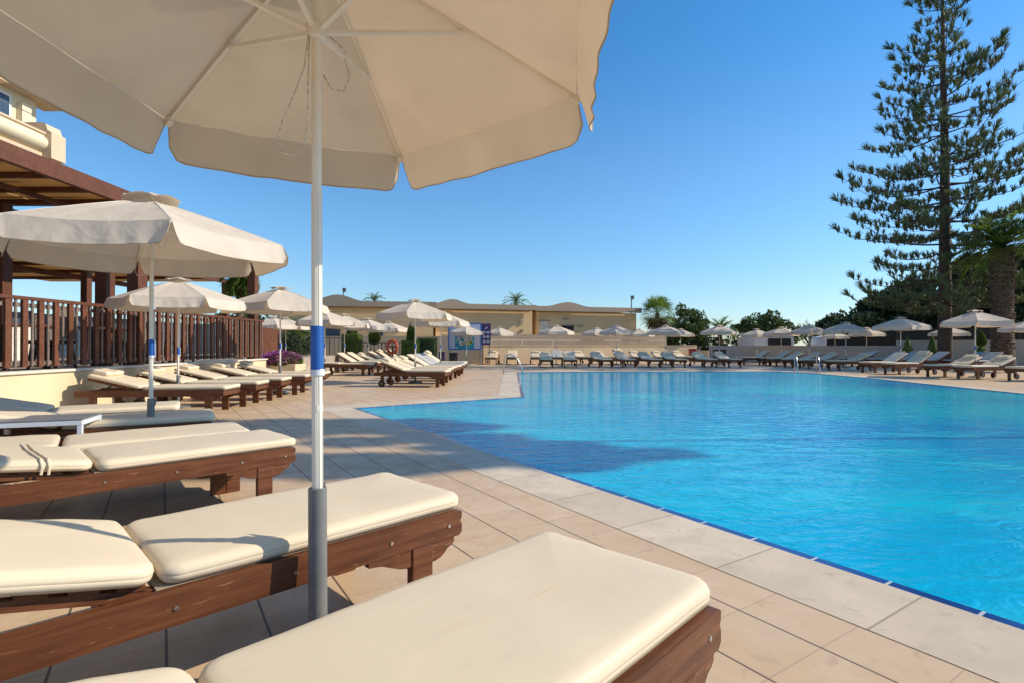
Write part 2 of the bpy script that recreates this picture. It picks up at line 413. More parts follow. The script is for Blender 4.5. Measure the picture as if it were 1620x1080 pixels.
# ------------------------------------------------------------------ lounger
def cushion_mb(x0, x1, w, t, z0, rc=.06, puff=.003, seed=0):
    """rounded flat pad, x0..x1, width w, bottom at z0"""
    mb = MB(); cx = (x0 + x1) / 2; hx = (x1 - x0) / 2; hy = w / 2; n = 6
    def outline(inset):
        r = max(rc - inset, .004); pts = []
        for (sx, sy, a0) in ((1, 1, 0), (-1, 1, 90), (-1, -1, 180), (1, -1, 270)):
            for k in range(n + 1):
                a = R(a0 + 90 * k / n)
                pts.append((cx + sx * (hx - inset - r) + r * math.cos(a), sy * (hy - inset - r) + r * math.sin(a)))
            # extra points along the following straight side
            nxt = {0: (-1, 1), 90: (-1, -1), 180: (1, -1), 270: (1, 1)}[a0]
            ex = (cx + nxt[0] * (hx - inset - r) + r * math.cos(R(a0 + 90)), nxt[1] * (hy - inset - r) + r * math.sin(R(a0 + 90)))
            p0 = pts[-1]
            for k in range(1, 12): pts.append((p0[0] + (ex[0] - p0[0]) * k / 12, p0[1] + (ex[1] - p0[1]) * k / 12))
        return pts
    prof = [(.03, 0), (.012, .004), (.002, .016), (0, t * .42), (.0012, t * .46), (0, t * .5), (.0, t * .62), (.006, t * .82), (.018, t * .95), (.04, t), (.10, t + puff), (.2, t + puff * 1.3), (.29, t + puff * 1.4)]
    o = 0; N = None
    for inset, z in prof:
        pl = outline(min(inset, hy - .012)); N = len(pl)
        for (x, y) in pl:
            wv = 0
            if z > t * .9: wv = .004 * noise.noise(Vector((x * 3 + seed, y * 5, 1.3))) + .0035 * noise.noise(Vector((x * 9, y * 7 + seed, 4)))
            else: wv = .003 * noise.noise(Vector((x * 8 + seed, y * 8, z * 20)))
            yy = y + (.004 * noise.noise(Vector((x * 4 + seed, 0 if y > 0 else 9, 2))) if abs(y) > hy * .9 else 0)
            mb.v.append((x, yy, z0 + z + wv))
    for i in range(len(prof) - 1):
        for k in range(N):
            k2 = (k + 1) % N; mb.f.append((i * N + k, i * N + k2, (i + 1) * N + k2, (i + 1) * N + k))
    mb.f.append(tuple(range(N))[::-1]); mb.f.append(tuple((len(prof) - 1) * N + k for k in range(N)))
    return mb
def xform(mb, mx):
    mb.v = [tuple(mx @ Vector(p)) for p in mb.v]; return mb
HX = -.14          # hinge
def make_lounger(back_deg, pillow=False, strap=False, cmat='cushion', seed=0):
    t = empty('sun_lounger', (0, 0, 0))
    for s in (-1, 1):
        rail = MB(); y0, y1 = (.295, .33) if s > 0 else (-.33, -.295)
        rail.prism([(-.97, .29), (.955, .29), (.97, .305), (.97, .335), (.962, .35), (.97, .365), (.97, .388), (.965, .392), (-.96, .392), (-.97, .385)], y0, y1)
        ro = rail.build('side_rail', 'wood', t)
        yb0, yb1 = (.298, .327) if s > 0 else (-.327, -.298)
        MB().prism([(.815, .2895), (.93, .2895), (.93, .27), (.915, .258), (.895, .25), (.88, .235), (.86, .222), (.835, .215), (.815, .213)], yb0, yb1).build('bracket', 'wood', t)
        MB().prism([(.715, .2895), (.715, .225), (.69, .222), (.66, .228), (.62, .245), (.58, .262), (.54, .268), (.525, .27), (.525, .2895)], yb0, yb1).build('bracket', 'wood', t)
        MB().box((.765, s * .313, .1447), (.098, .042, .2893), bev=.006).build('leg', 'wood', t)
        MB().box((-.74, s * .313, .165), (.09, .042, .2493), bev=.006).build('leg', 'wood', t)
        wz = MB().lathe([(.02, -.02), (.085, -.02), (.092, -.012), (.092, .012), (.085, .02), (.02, .02)], 24)
        xform(wz, Matrix.Translation((-.74, s * .362, .092)) @ Matrix.Rotation(R(90), 4, 'X'))
        wo_ = wz.build('wheel', 'rubber', t, smooth=40)
        hb = MB().lathe([(.018, -.026), (.018, .026)], 12); xform(hb, Matrix.Translation((-.74, s * .362, .092)) @ Matrix.Rotation(R(90), 4, 'X'))
        hb.build('wheel_hub', 'steel', wo_, smooth=40)
        for x in ((-.55, -.1, .25, .62, .9) if not pillow else ()):
            k = MB().lathe([(.008, 0), (.007, .003), (.003, .0035)], 10)
            xform(k, Matrix.Translation((x, s * .3305, .34)) @ Matrix.Rotation(R(-90 * s), 4, 'X')); k.build('screw', 'screw', ro)
    sl_ = MB()
    x = HX + .04
    while x < .94: sl_.box((x, 0, .374), (.07, .588, .016)); x += .1
    sl_.build('seat_slats', 'wood', t)
    MB().box(((HX + .975) / 2, 0, .3872), (.975 - HX, .60, .009)).build('under_mat', 'mat', t)
    for x_, z_, a_, b_ in ((.945, .33, .03, .07), (-.95, .34, .03, .07), (-.24, .325, .04, .05)): MB().box((x_, 0, z_), (a_, .588, b_)).build('cross_rail', 'wood', t)
    mx = Matrix.Translation((HX, 0, .383)) @ Matrix.Rotation(R(back_deg), 4, 'Y')
    bf = MB()
    for s in (-1, 1): bf.box((-.36, s * .25, -.012), (.72, .035, .03))
    x = -.06
    while x > -.72: bf.box((x, 0, .009), (.07, .54, .012)); x -= .11
    xform(bf, mx).build('backrest_frame', 'wood', t)
    if back_deg > 5:
        p1 = mx @ Vector((-.42, .2, -.02)); p2 = mx @ Vector((-.42, -.2, -.02)); q = -.72 if back_deg < 50 else -.6
        MB().bar(p1, (q, .2, .345), .03, .02).build('prop', 'wood', t); MB().bar(p2, (q, -.2, .345), .03, .02).build('prop', 'wood', t)
    cushion_mb(HX + .012, 1.0, .615, .062, .3925, seed=seed).build('seat_cushion', cmat, t, smooth=50)
    xform(cushion_mb(-.74, -.012, .615, .062, .0195, seed=seed + 5), mx).build('back_cushion', cmat, t, smooth=50)
    if pillow:
        xform(cushion_mb(-.735, -.52, .44, .075, .084, rc=.035, puff=.004, seed=seed + 9), mx).build('pillow', cmat, t, smooth=50)
    if strap:
        st = MB(); 
        for xo in (-.20, -.23):
            pts = [(xo, -.318, .01), (xo, -.318, .05), (xo - .01, -.30, .086), (xo - .05, 0, .092), (xo - .06, .30, .086), (xo - .06, .318, .04)]
            st.tube(pts, .0065, 6)
        xform(st, mx).build('strap', cmat, t)
    return t

protos = {}
def lounger(pos, yaw, kind, label, group, z=0):
    """pos = centre of the foot end on the ground"""
    if kind not in protos:
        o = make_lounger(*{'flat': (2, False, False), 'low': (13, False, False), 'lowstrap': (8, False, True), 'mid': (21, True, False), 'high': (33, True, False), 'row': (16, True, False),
                           'highbare': (30, False, False), 'shaded_cushion': (30, False, False, 'shaded_cushion')}[kind], seed=len(protos) * 3)
        protos[kind] = o
    else: o = copy_tree(protos[kind])
    o.location = (pos[0] - .97 * math.cos(R(yaw)), pos[1] - .97 * math.sin(R(yaw)), z); o.rotation_euler = (0, 0, R(yaw))
    tag(o, label, 'sun lounger', group); return o
gF = 'cream cushioned wooden sun loungers beside the near pool edge'
lounger((.325, 1.68), 46, 'low', 'closest wooden lounger at the bottom of the photo, its broad cream cushion filling the foreground', gF)
lounger((-.449, 2.55), 45, 'low', 'cream cushioned lounger directly behind the near white umbrella pole, shadow line across its pad', gF)
lounger((-1.74, 3.98), 45, 'lowstrap', 'lounger at left with a fabric strap tied round its cushion near the hinge', gF)
lounger((-2.21, 4.36), 38, 'flat', 'flat lounger just behind the strapped lounger, in front of the small grey table', gF)
lounger((-2.96, 5.28), 31, 'low', 'flat lounger directly behind the grey side table and the second umbrella pole', gF)
lounger((-3.80, 6.10), 31, 'low', 'lounger behind the one that stands at the grey side table, mostly hidden', gF)
gW = 'sun loungers with heads to the yellow wall'
for i, (y, lab) in enumerate([(8.93, 'nearest lounger with raised back and small pillow set against the yellow wall'), (10.02, 'second lounger from the viewer along the yellow wall'),
                              (11.08, 'third lounger from the viewer along the yellow wall, middle of the row of five'), (12.32, 'fourth lounger from the viewer along the yellow wall'), (13.5, 'farthest lounger along the yellow wall, next to the purple flowers')]):
    o = lounger((-4.66, y), 7, 'row', lab, gW); o.scale = (1.13, 1.05, 1.0); o.location.x -= .12
gM = 'sun loungers in the block left of the pool corner'
ords = ['nearest', 'second', 'third', 'fourth', 'fifth', 'sixth', 'seventh', 'eighth', 'ninth', 'tenth', 'eleventh']
for i, (x, y, k) in enumerate([(-1.72, 14.42, 'mid'), (-1.78, 15.6, 'mid'), (-1.80, 16.8, 'mid'), (-1.76, 17.9, 'highbare'), (-1.75, 19.1, 'shaded_cushion'), (-1.78, 20.4, 'shaded_cushion'), (-1.9, 22.0, 'high')]):
    lounger((x, y), -7, k, ('shade-toned ' if k == 'shaded_cushion' else '') + ords[i] + ' lounger of the block between the umbrella stand and the pool corner', gM)
for i, (x, y, k) in enumerate([(-5.2, 19.9, 'flat'), (-5.4, 22.0, 'highbare'), (-5.5, 23.6, 'highbare'), (-5.5, 25.4, 'mid'), (-5.5, 27.1, 'highbare'), (-5.5, 28.6, 'high'), (-5.4, 30.2, 'high')]):
    lounger((x, y), -6, k, ords[i] + ' lounger of the column in front of the black metal railing', 'sun loungers before the black railing')
for i, (x, y) in enumerate([(-9.9, 26.0), (-10.1, 27.4), (-9.9, 29.0), (-9.1, 31)]):
    lounger((x, y), -3, 'flat', ords[i] + ' flat brown-framed lounger beside the purple flowers and low ramp', 'flat loungers by the ramp')
gB = 'sun loungers in the front row at the far pool edge'
for i, (px, k) in enumerate([(862, 'mid'), (900, 'highbare'), (957, 'mid'), (994, 'mid'), (1036, 'mid'), (1074, 'mid'), (1124, 'mid'), (1163, 'mid')]):
    p = GX(px + 3, 26.6); lounger((p.x, p.y), -90 + random.uniform(-3, 3) + (10 if i > 1 else 0), k, ords[i].replace('nearest', 'first') + ' lounger from the left in the front row along the far pool edge', gB)
gC = 'sun loungers in the back row against the beige wall'
for i, (px, k) in enumerate([(774, 'mid'), (808, 'highbare'), (846, 'mid'), (880, 'shaded_cushion'), (926, 'mid'), (961, 'mid'), (990, 'high'), (1018, 'mid'), (1057, 'mid'), (1092, 'mid')]):
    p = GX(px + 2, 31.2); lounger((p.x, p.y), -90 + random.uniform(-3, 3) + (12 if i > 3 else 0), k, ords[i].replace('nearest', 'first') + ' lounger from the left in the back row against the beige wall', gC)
gR = 'sun loungers along the right pool edge'
for i, (px, d, k) in enumerate([(1167, 30.6, 'highbare'), (1201, 30.2, 'highbare'), (1217, 28.6, 'mid'), (1242, 27.2, 'mid'), (1266, 25.8, 'mid'), (1313, 24.0, 'mid'), (1367, 21.8, 'highbare'), (1404, 20.5, 'high'), (1473, 18.7, 'mid'), (1523, 17.6, 'mid'), (1606, 16.6, 'mid')]):
    p = GX(px, d); lounger((p.x, p.y), 184 + i * .8, k, ords[i].replace('nearest', 'first') + ' lounger from the left in the row along the right pool edge', gR)
for i, (px, d, k) in enumerate([(1335, 28.5, 'shaded_cushion'), (1375, 27.4, 'shaded_cushion'), (1399, 26.6, 'shaded_cushion'), (1441, 25.4, 'shaded_cushion'), (1500, 25.0, 'shaded_cushion'), (1521, 23.6, 'shaded_cushion')]):
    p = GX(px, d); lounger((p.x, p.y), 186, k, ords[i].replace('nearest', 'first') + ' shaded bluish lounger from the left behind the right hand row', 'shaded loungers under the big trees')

# ------------------------------------------------------------------ umbrella
NR = 1.13; RIMZ = 2.06; APX = 2.44
def make_umbrella(NR=NR, RIMZ=RIMZ, APX=APX, HZ=2.185, cord=0):
    t = empty('beach_umbrella', (0, 0, 0)); n = 6; NA, NRr = 14, 12; random.seed(5)
    cor = [Vector((NR * math.cos(math.pi / 3 * k), NR * math.sin(math.pi / 3 * k), 0)) for k in range(n)]
    cn = MB()
    for k in range(n):
        a, b = cor[k], cor[(k + 1) % n]; o = len(cn.v)
        for i in range(NRr + 1):
            f = .10 + .90 * i / NRr
            for j in range(NA + 1):
                u = j / NA; p = a.lerp(b, u); bell = math.sin(math.pi * u)
                p = p * (1 - .03 * bell * f)
                z = APX - (APX - RIMZ) * (f ** 1.12) - .045 * bell * f * (1 - .35 * f) * (1 if f < .98 else .9)
                z += .006 * noise.noise(Vector((p.x * 6, p.y * 6, k)))
                cn.v.append((p.x * f, p.y * f, z))
        for i in range(NRr):
            for j in range(NA):
                q = o + i * (NA + 1) + j; cn.f.append((q, q + 1, q + NA + 2, q + NA + 1))
    co = cn.build('canopy', 'canopy', t, smooth=35)
    vb = MB()
    for k in range(n):
        a, b = cor[k], cor[(k + 1) % n]; o = len(vb.v); out = ((a + b) / 2).normalized(); NV = 5; NJ = 36; ph = random.uniform(0, 6)
        for i in range(NV + 1):
            v = i / NV
            for j in range(NJ + 1):
                u = j / NJ; bell = math.sin(math.pi * u); p = a.lerp(b, u) * (1 - .03 * bell)
                ed = min(u, 1 - u) * 1.13; cr = .07      # rounded lower corners
                drop = .185 if ed > cr else .185 - cr + math.sqrt(max(0, cr * cr - (cr - ed) ** 2)) 
                uu = .002 + u * .996
                z0 = RIMZ - .045 * bell * .65 * .9 + .002
                wv = (.004 * math.sin(u * 15 + ph) + .004 * math.sin(u * 37 + ph * 2) + .016 * noise.noise(Vector((u * 8, k * 3, 0)))) * v
                p2 = a.lerp(b, uu) * (1 - .03 * bell) + out * (wv + .055 * v)
                vb.v.append((p2.x, p2.y, z0 - drop * v))
        for i in range(NV):
            for j in range(NJ):
                q = o + i * (NJ + 1) + j; vb.f.append((q, q + 1, q + NJ + 2, q + NJ + 1))
    vo = vb.build('valance', 'canopy', t, smooth=60); hm = MB(); NVp = 37 * 6
    for k in range(n):
        o = k * NVp; ed_ = [o + i * 37 for i in range(1, 6)] + [o + 5 * 37 + j for j in range(1, 37)] + [o + i * 37 + 36 for i in (4, 3, 2, 1)]
        hm.tube([vb.v[q] for q in ed_], .0032, 4, cap=False)
    hm.build('hem_trim', 'hem', vo)
    vc = MB()
    for k in range(n):
        a, b = cor[k] * .225, cor[(k + 1) % n] * .225; o = len(vc.v)
        for i in range(4):
            f = .05 + .95 * i / 3
            for j in range(9):
                u = j / 8; p = a.lerp(b, u); bell = math.sin(math.pi * u)
                vc.v.append((p.x * f, p.y * f, APX + .07 - .085 * f + .035 * bell * f * f))
        for i in range(3):
            for j in range(8):
                q = o + i * 9 + j; vc.f.append((q, q + 1, q + 10, q + 9))
    vc.build('vent_cap', 'canopy', t, smooth=40)
    pm = MB().tube([(0, 0, .5), (0, 0, 1.62)], .0175, 16).tube([(0, 0, 1.62), (0, 0, APX + .05)], .0165, 16)
    for k in range(8):      # flutes of the aluminium pole
        a = k * math.pi / 4; pm.bar((.0172 * math.cos(a), .0172 * math.sin(a), .5), (.0172 * math.cos(a), .0172 * math.sin(a), 1.62), .003, .003, up=(1, .1, 0))
    po = pm.build('pole', 'white_metal', t, smooth=40)
    MB().tube([(0, 0, .88), (0, 0, .90)], .0187, 16).tube([(0, 0, 1.60), (0, 0, 1.625)], .0187, 16).build('pole_collar', 'white_metal', po, smooth=40)
    bt = MB(); bt.tube([(0, 0, 1.02), (.0, 0, 1.165)], .0215, 14); bt.add([(.0215, -.004, 1.165), (.030, -.004, 1.02), (.0215, .004, 1.165), (.030, .004, 1.02), (.018, 0, 1.02), (.018, 0, 1.165)], [(0, 1, 3, 2), (0, 5, 4, 1), (2, 3, 4, 5)])
    to = bt.build('blue_tape', 'blue_tape', po, smooth=40)
    MB().tube([(.002, 0, 1.0), (.003, 0, 1.022)], .0235, 14).box((.032, 0, 1.08), (.012, .004, .15)).build('clear_tape', 'clear_tape', to, smooth=40)
    so_ = MB().lathe([(.030, 0), (.030, .625), (.0265, .628), (.0265, .60)], 24).build('ground_sleeve', 'grey_tube', t, smooth=40)
    MB().prism([(.028, .60), (.052, .635), (.044, .60), (.034, .56)], -.006, .006).build('lever', 'grey_tube', so_)
    MB().lathe([(.21, 0), (.21, .035), (.06, .05), (.05, .06), (.0305, .06)], 28).build('base_plate', 'grey_tube', t, smooth=40)
    MB().lathe([(.022, HZ - .035), (.034, HZ - .03), (.034, HZ + .015), (.024, HZ + .03), (.024, HZ + .05), (.0175, HZ + .055)], 18).build('sliding_hub', 'white_metal', t, smooth=40)
    MB().lathe([(.03, APX - .05), (.034, APX - .04), (.034, APX - .01), (.02, APX)], 18).build('top_hub', 'white_metal', t, smooth=40)
    for k in range(n):
        d = cor[k].normalized(); zz = lambda f: APX - (APX - RIMZ) * (f ** 1.12) - .016
        pts = [d * (.03 + (NR - .02) * f) + Vector((0, 0, zz(f))) for f in (0, .25, .5, .75, .985)]
        rb = MB()
        for p, q in zip(pts, pts[1:]): rb.bar(p, q, .013, .020)
        rb.build('rib', 'white_metal', t)
        e = pts[-1]; MB().bar(e - d * .03, e + d * .012 + Vector((0, 0, -.012)), .024, .028).build('rib_tip', 'white_metal', t)
        MB().bar(d * .03 + Vector((0, 0, HZ)), pts[2] + Vector((0, 0, -.012)), .018, .014, bev=.002).build('strut', 'white_metal', t)
    CR = Matrix.Rotation(R(cord), 4, 'Z'); rp = MB(); P = [(-.018, -.02, 2.20), (-.03, -.04, 2.05), (-.06, -.05, 1.95), (-.10, -.05, 1.85), (-.115, -.05, 1.79), (-.10, -.05, 1.745), (-.06, -.045, 1.735), (-.03, -.04, 1.77), (-.022, -.035, 1.85), (-.020, -.03, 2.0), (-.018, -.02, 2.19)]
    xform(rp.tube(P, .0028, 6), CR).build('pull_cord', 'rope', t, smooth=True); rp = MB()
    P = [(.018, 0.02, 2.22), (.08, .06, 2.18), (.10, .07, 2.08), (.08, .06, 2.02), (.04, .04, 2.02), (.018, .02, 2.06)]
    xform(rp.tube(P, .0028, 6), CR)
    rp.build('pull_cord', 'rope', t, smooth=True)
    return t
umb0 = None
def umbrella(pos, label, sc=1, rot=0, tilt=(0, 0), group='cream hexagonal umbrellas round the pool', own=None):
    global umb0
    if own: o = make_umbrella(*own)
    elif umb0 is None: umb0 = make_umbrella(); o = umb0
    else: o = copy_tree(umb0)
    o.location = pos; o.scale = (sc, sc, sc); o.rotation_euler = (Matrix.Rotation(tilt[1], 3, 'Y') @ Matrix.Rotation(tilt[0], 3, 'X') @ Matrix.Rotation(rot, 3, 'Z')).to_euler(); return tag(o, label, 'umbrella', group)
umbrella((-.6345, 1.766, 0), 'large near cream umbrella seen from underneath, filling the top left of the photo', 1, R(146.4 - 60), (R(-2.88), R(-1.36)), own=(1.089, 2.20, 2.53, 2.205, -80))
umbrella((-3.27, 4.87, 0), 'second umbrella, with its pole behind the grey side table at left', .99, R(10))
umbrella((-5.9, 9.5, 0), 'bright white umbrella between the first two loungers of the yellow wall', .92, R(23))
umbrella((-5.50, 12.75, 0), 'umbrella between the last loungers of the yellow wall, left of the near pole', 1.0, R(40))
U = [(432, 499, 25.5, 'left one of the two small umbrellas above the purple flowers'), (452, 501, 28, 'right one of the two small umbrellas above the purple flowers'),
     (514, 488, 20.5, 'umbrella whose pole is hidden behind the near white pole'), (545, 495, 23.6, 'umbrella in front of the box hedge topiary by the railing'),
     (582, 502, 27, 'umbrella beside the ball shaped topiary tree'), (615, 507, 30.5, 'umbrella standing in front of the orange life ring'),
     (657, 471, 15.9, 'large umbrella over the near loungers of the block left of the pool corner'), (697, 490, 20.6, 'umbrella over the far half of the block left of the pool corner'),
     (738, 513, 29.5, 'shaded umbrella in front of the pale blue sign board'), (790, 516, 32.5, 'umbrella just right of the purple sign'),
     (880, 513, 31.0, 'umbrella between the two far rows in front of the house door'), (944, 517, 38.5, 'left umbrella of the three standing behind the beige wall'),
     (975, 513, 30.8, 'umbrella over the middle loungers of the far rows'), (1011, 519, 39, 'middle umbrella of the three standing behind the beige wall'),
     (1053, 513, 30.6, 'umbrella in front of the fan palm'), (1077, 519, 38.5, 'right umbrella of the three standing behind the beige wall'),
     (1138, 513, 31, 'umbrella in front of the black cabinet in the wall gap'), (1197, 519, 34, 'first umbrella from the left at the white hut'),
     (1236, 516, 33, 'umbrella directly in front of the white hut'), (1280, 512, 30.5, 'umbrella behind the far pool ladder'),
     (1321, 523, 36, 'small umbrella partly hidden in front of the dark screen'), (1338, 508, 26.6, 'sunlit umbrella over the middle of the right hand row'),
     (1371, 517, 33, 'bluish shaded umbrella against the dark screen'), (1425, 500, 23.6, 'umbrella left of the big conifer trunk'),
     (1501, 515, 30, 'bluish umbrella seen behind the big conifer trunk'), (1543, 488.5, 18.6, 'closest umbrella on the right, between the two thick trunks'), (1630, 503, 22.5, 'umbrella cut off by the right edge of the photo')]
for i, (px, yt, d, lab) in enumerate(U):
    z = ZH(yt, d); umbrella(GX(px, d), lab, z / 2.54, R(random.uniform(0, 60)))

# ------------------------------------------------------------------ side table
t = empty('side_table', (-3.80, 4.36, 0), R(20), 'small white framed side table with grey top beside the flat lounger', 'table')
MB().box((0, 0, .512), (.66, .42, .012), bev=.003).build('table_top', 'table_grey', t)
fr = MB(); 
for s in (-1, 1):
    fr.box((0, s * .195, .487), (.66, .03, .036), bev=.003); fr.box((s * .315, 0, .487), (.03, .358, .036))
fr.build('frame', 'plastic_white', t)
for sx in (-1, 1):
    for sy in (-1, 1): MB().box((sx * .312, sy * .192, .2335), (.034, .034, .467), bev=.003).build('leg', 'plastic_white', t)

# ------------------------------------------------------------------ terrace, fence, pergola
WX = -7.0
w = empty('retaining_wall', (WX, 7, 0), 0, 'low yellow painted wall under the brown picket fence', 'wall')
MB().box((-.1, .4, .3475), (.2, 15.8, .695)).build('wall', 'wall_yellow', w)
MB().box((-.09, .4, .715), (.26, 15.86, .04), bev=.006).build('wall_cap', 'wall_cap', w)
MB().box((-17.2, 7.5, .345), (20, 30, .69)).build('terrace', 'terrace_floor'); tag(bpy.data.objects['terrace'], 'raised restaurant terrace floor', kind='structure')
fx = WX - .09
fe = empty('picket_fence', (fx, 7.5, .74), 0, 'long brown timber picket fence on the yellow wall', 'fence')
MB().box((0, 0, 1.04), (.07, 15.6, .05), bev=.005).build('top_rail', 'beam_wood', fe)
for z_ in (.94, .10): MB().box((-.035, 0, z_), (.03, 15.6, .06)).build('cross_rail', 'grey_wood', fe)
y = -4.9; k = 0; cnt = 0
while y < 7.75 and cnt < 98:
    if k % 2 == 0: MB().box((.004, y, .53), (.045, .085, .97), bev=.004).build('picket', 'fence_wood', fe)
    else: MB().tube([(.0, y, .05), (.0, y, 1.012)], .018, 8).build('picket', 'grey_wood', fe)
    y += .135 if y > -1.5 else .15; k += 1; cnt += 1
pg = empty('pergola', (-7.0, 7, .7), 0, 'brown timber pergola over the restaurant terrace at left', 'pergola')
def pp(mb, name, mat='beam_wood', parent=pg):
    xform(mb, Matrix.Translation((7.0, -7, -.7))); return mb.build(name, mat, parent)
for y in (5.8, 10.35, 15.0):
    pp(MB().box((-7.24, y, 2.15), (.22, .22, 2.9), bev=.01), 'post')
for y in (1.3, 5.6, 9.9): 
    pp(MB().box((-9.4, y, 2.2), (.2, .2, 3.0), bev=.01), 'post'); pp(MB().box((-12.0, y + 1.0, 2.2), (.2, .2, 3.0), bev=.01), 'post')
pp(MB().box((-7.20, 6.0, 3.84), (.10, 12, .26)), 'front_beam')
pp(MB().box((-9.4, 4.6, 3.55), (.10, 12, .20)), 'inner_beam')
for x_, y_, w_ in ((-9.0, 11.35, .14), (-8.3, 10.95, .24), (-7.6, 10.9, .12), (-14.0, 14.6, .2), (-14.0, 18.4, .2)): pp(MB().box((x_, y_, 2.25), (w_, w_, 3.1), bev=.008), 'post')
pp(MB().box((-10.0, 11.1, 3.42), (5.6, .10, .20)), 'cross_beam'); pp(MB().box((-13.4, 10.9, 3.62), (12.4, .10, .18)), 'cross_beam')
pp(MB().box((-12.0, 11, 3.76), (.10, 24, .18)), 'inner_beam'); pp(MB().box((-12.0, 22.5, 2.2), (.22, .22, 3.0)), 'post')
pp(MB().box((-12.0, 17.4, 2.2), (.22, .22, 3.0)), 'post')
for i in range(12):
    pp(MB().box((-13.4, 1.3 + i * .8, 3.79), (12.3, .07, .09)), 'rafter')
for i in range(9):
    pp(MB().box((-8.3 - i * 1.35, 5.5, 3.70), (.06, 9.6, .08)), 'lath')
for i in range(7):
    pp(MB().box((-8.2 - i * 1.9, 5.4, 3.86), (1.86, 9.6, .012)), 'shade_panel', 'tan_fabric')
for i in range(4):
    pp(MB().box((-13.2 - i * 1.9, 16.7, 3.83), (1.86, 12.8, .012)), 'shade_panel', 'tan_fabric')
for i in range(20):
    pp(MB().box((-13.7 - (i % 3) * .3, .9 + i * .48, 3.93 + .012 * (i % 2)), (12.2, .09, .03)), 'roof_board')
for i in range(6):
    pp(MB().box((-16.2, 11.8 + i * 1.9, 3.76), (8.2, .08, .11)), 'rafter')
pp(MB().box((-16.0, 14, 3.6), (.12, 18, .18)), 'inner_beam')
pp(MB().box((-11.3, 10.3, 3.83), (8.8, .06, .12)), 'end_beam')
for y, x, z in ((7.6, -7.6, 3.05), (9.7, -7.4, 3.0), (9.85, -6.75, 3.0), (8.2, -9.1, 2.9)):
    l = empty('hanging_lamp', (x, y, z), 0, None, 'lamp')
    tag(l, {7.6: 'round amber lamp hanging left of the pergola posts', 9.7: 'amber lamp between two pergola posts', 9.85: 'amber lamp on the outer pergola post above the fence', 8.2: 'dark woven lamp deeper in the pergola'}[y])
    MB().lathe([(.02, -.12), (.08, -.08), (.10, 0), (.08, .08), (.02, .12)], 14).build('lamp_shade', 'lamp_amber' if y != 8.2 else 'bark', l, smooth=True)
    MB().tube([(0, 0, .11), (0, 0, .62)], .006, 6).build('cord', 'black_metal', l)
# restaurant chairs and tables behind the fence
def chair(x, y, rz, label):
    c = empty('dining_chair', (x, y, .7), rz, label, 'chair', 'dark dining chairs on the terrace')
    MB().box((0, 0, .45), (.44, .44, .05), bev=.01).build('seat', 'rubber', c)
    MB().box((-.21, 0, .75), (.04, .42, .5), bev=.01).build('backrest', 'grey_wood', c)
    for sx in (-1, 1):
        for sy in (-1, 1): MB().bar((sx * .18, sy * .18, .425), (sx * .23, sy * .2, 0), .035, .035).build('leg', 'rubber', c)
def dtable(x, y, label):
    c = empty('dining_table', (x, y, .7), 0, label, 'table', 'dark dining tables on the terrace')
    MB().box((0, 0, .73), (.85, .85, .04), bev=.008).build('table_top', 'wood', c)
    for sx in (-1, 1):
        for sy in (-1, 1): MB().box((sx * .37, sy * .37, .355), (.06, .06, .71)).build('leg', 'rubber', c)
wh = ['nearest', 'second', 'third', 'fourth', 'fifth']
for i, y in enumerate((7.2, 9.0, 10.8, 12.4)):
    dtable(-8.5, y, wh[i] + ' dark wooden dining table behind the picket fence'); chair(-7.7, y, math.pi, wh[i] + ' dining chair between its table and the picket fence')
    chair(-9.3, y + .1, 0, wh[i] + ' dining chair on the inner side of its table')
pw = empty('low_partition', (-13.5, 9, .7), 0, 'white rendered partition wall at the back of the terrace', 'wall')
MB().box((0, 0, .45), (.15, 12, .9)).build('panel', 'wall_cap', pw)
# restaurant front, cream with dark opening, and hotel building above
hb_ = empty('hotel_building', (-15.5, 6, 0), 0, 'cream hotel block with balconies above the pergola at far left', 'building')
def hp(mb, name, mat): return xform(mb, Matrix.Translation((15.5, -6, 0))).build(name, mat, hb_, smooth=50)
hp(MB().box((-20, 4, 9.2), (9, 20, 9.6)), 'wall', 'cream_paint')
hp(MB().box((-21.5, 4, 2.6), (3, 20, 3.6)), 'restaurant_glazing', 'glass')
hp(MB().box((-14.4, 5.2, 8.05), (2.6, 17.5, .25)).box((-14.4, 5.2, 5.3), (2.6, 17.4, .22)), 'floor_slab', 'peach_trim')
prof = [(-12.4, 6.10)] + [(-12.32 + .30 * math.sin(R(a)), 6.33 - .22 * math.cos(R(a))) for a in range(10, 141, 13)] + [(-12.12, 6.55), (-12.4, 6.55)]
pb = MB(); n_ = len(prof)
pb.add([(x, -3, z) for x, z in prof] + [(x, 13.9, z) for x, z in prof], [(i, (i + 1) % n_, (i + 1) % n_ + n_, i + n_) for i in range(n_)] + [tuple(range(n_)), tuple(range(n_, 2 * n_))])
hp(pb, 'balcony_parapet', 'cream_paint')
hp(MB().box((-12.25, 5.5, 6.58), (.34, 16.9, .05)).box((-12.3, 5.5, 6.03), (.25, 16.9, .09)), 'parapet_trim', 'peach_trim')
ep = MB().prism([(-12.9, 5.95), (-11.95, 5.95), (-11.95, 6.62), (-12.05, 6.68), (-12.1, 6.84), (-12.2, 6.88), (-12.9, 6.88)], 13.9, 14.35); hp(ep, 'end_pier', 'peach_trim')
hp(MB().box((-14.2, 5, 5.85), (3.2, 18, .2)), 'balcony_floor', 'cream_paint')
hp(MB().box((-14.45, 11.0, 7.0), (.3, 10.2, 3.2)), 'room_wall', 'cream_paint'); hp(MB().box((-14.25, 15.6, 6.9), (.25, .3, 2.4)), 'pilaster', 'cream_paint'); hp(MB().box((-14.1, 13, 8.48), (1.0, 7.4, .2)), 'floor_slab', 'peach_trim')
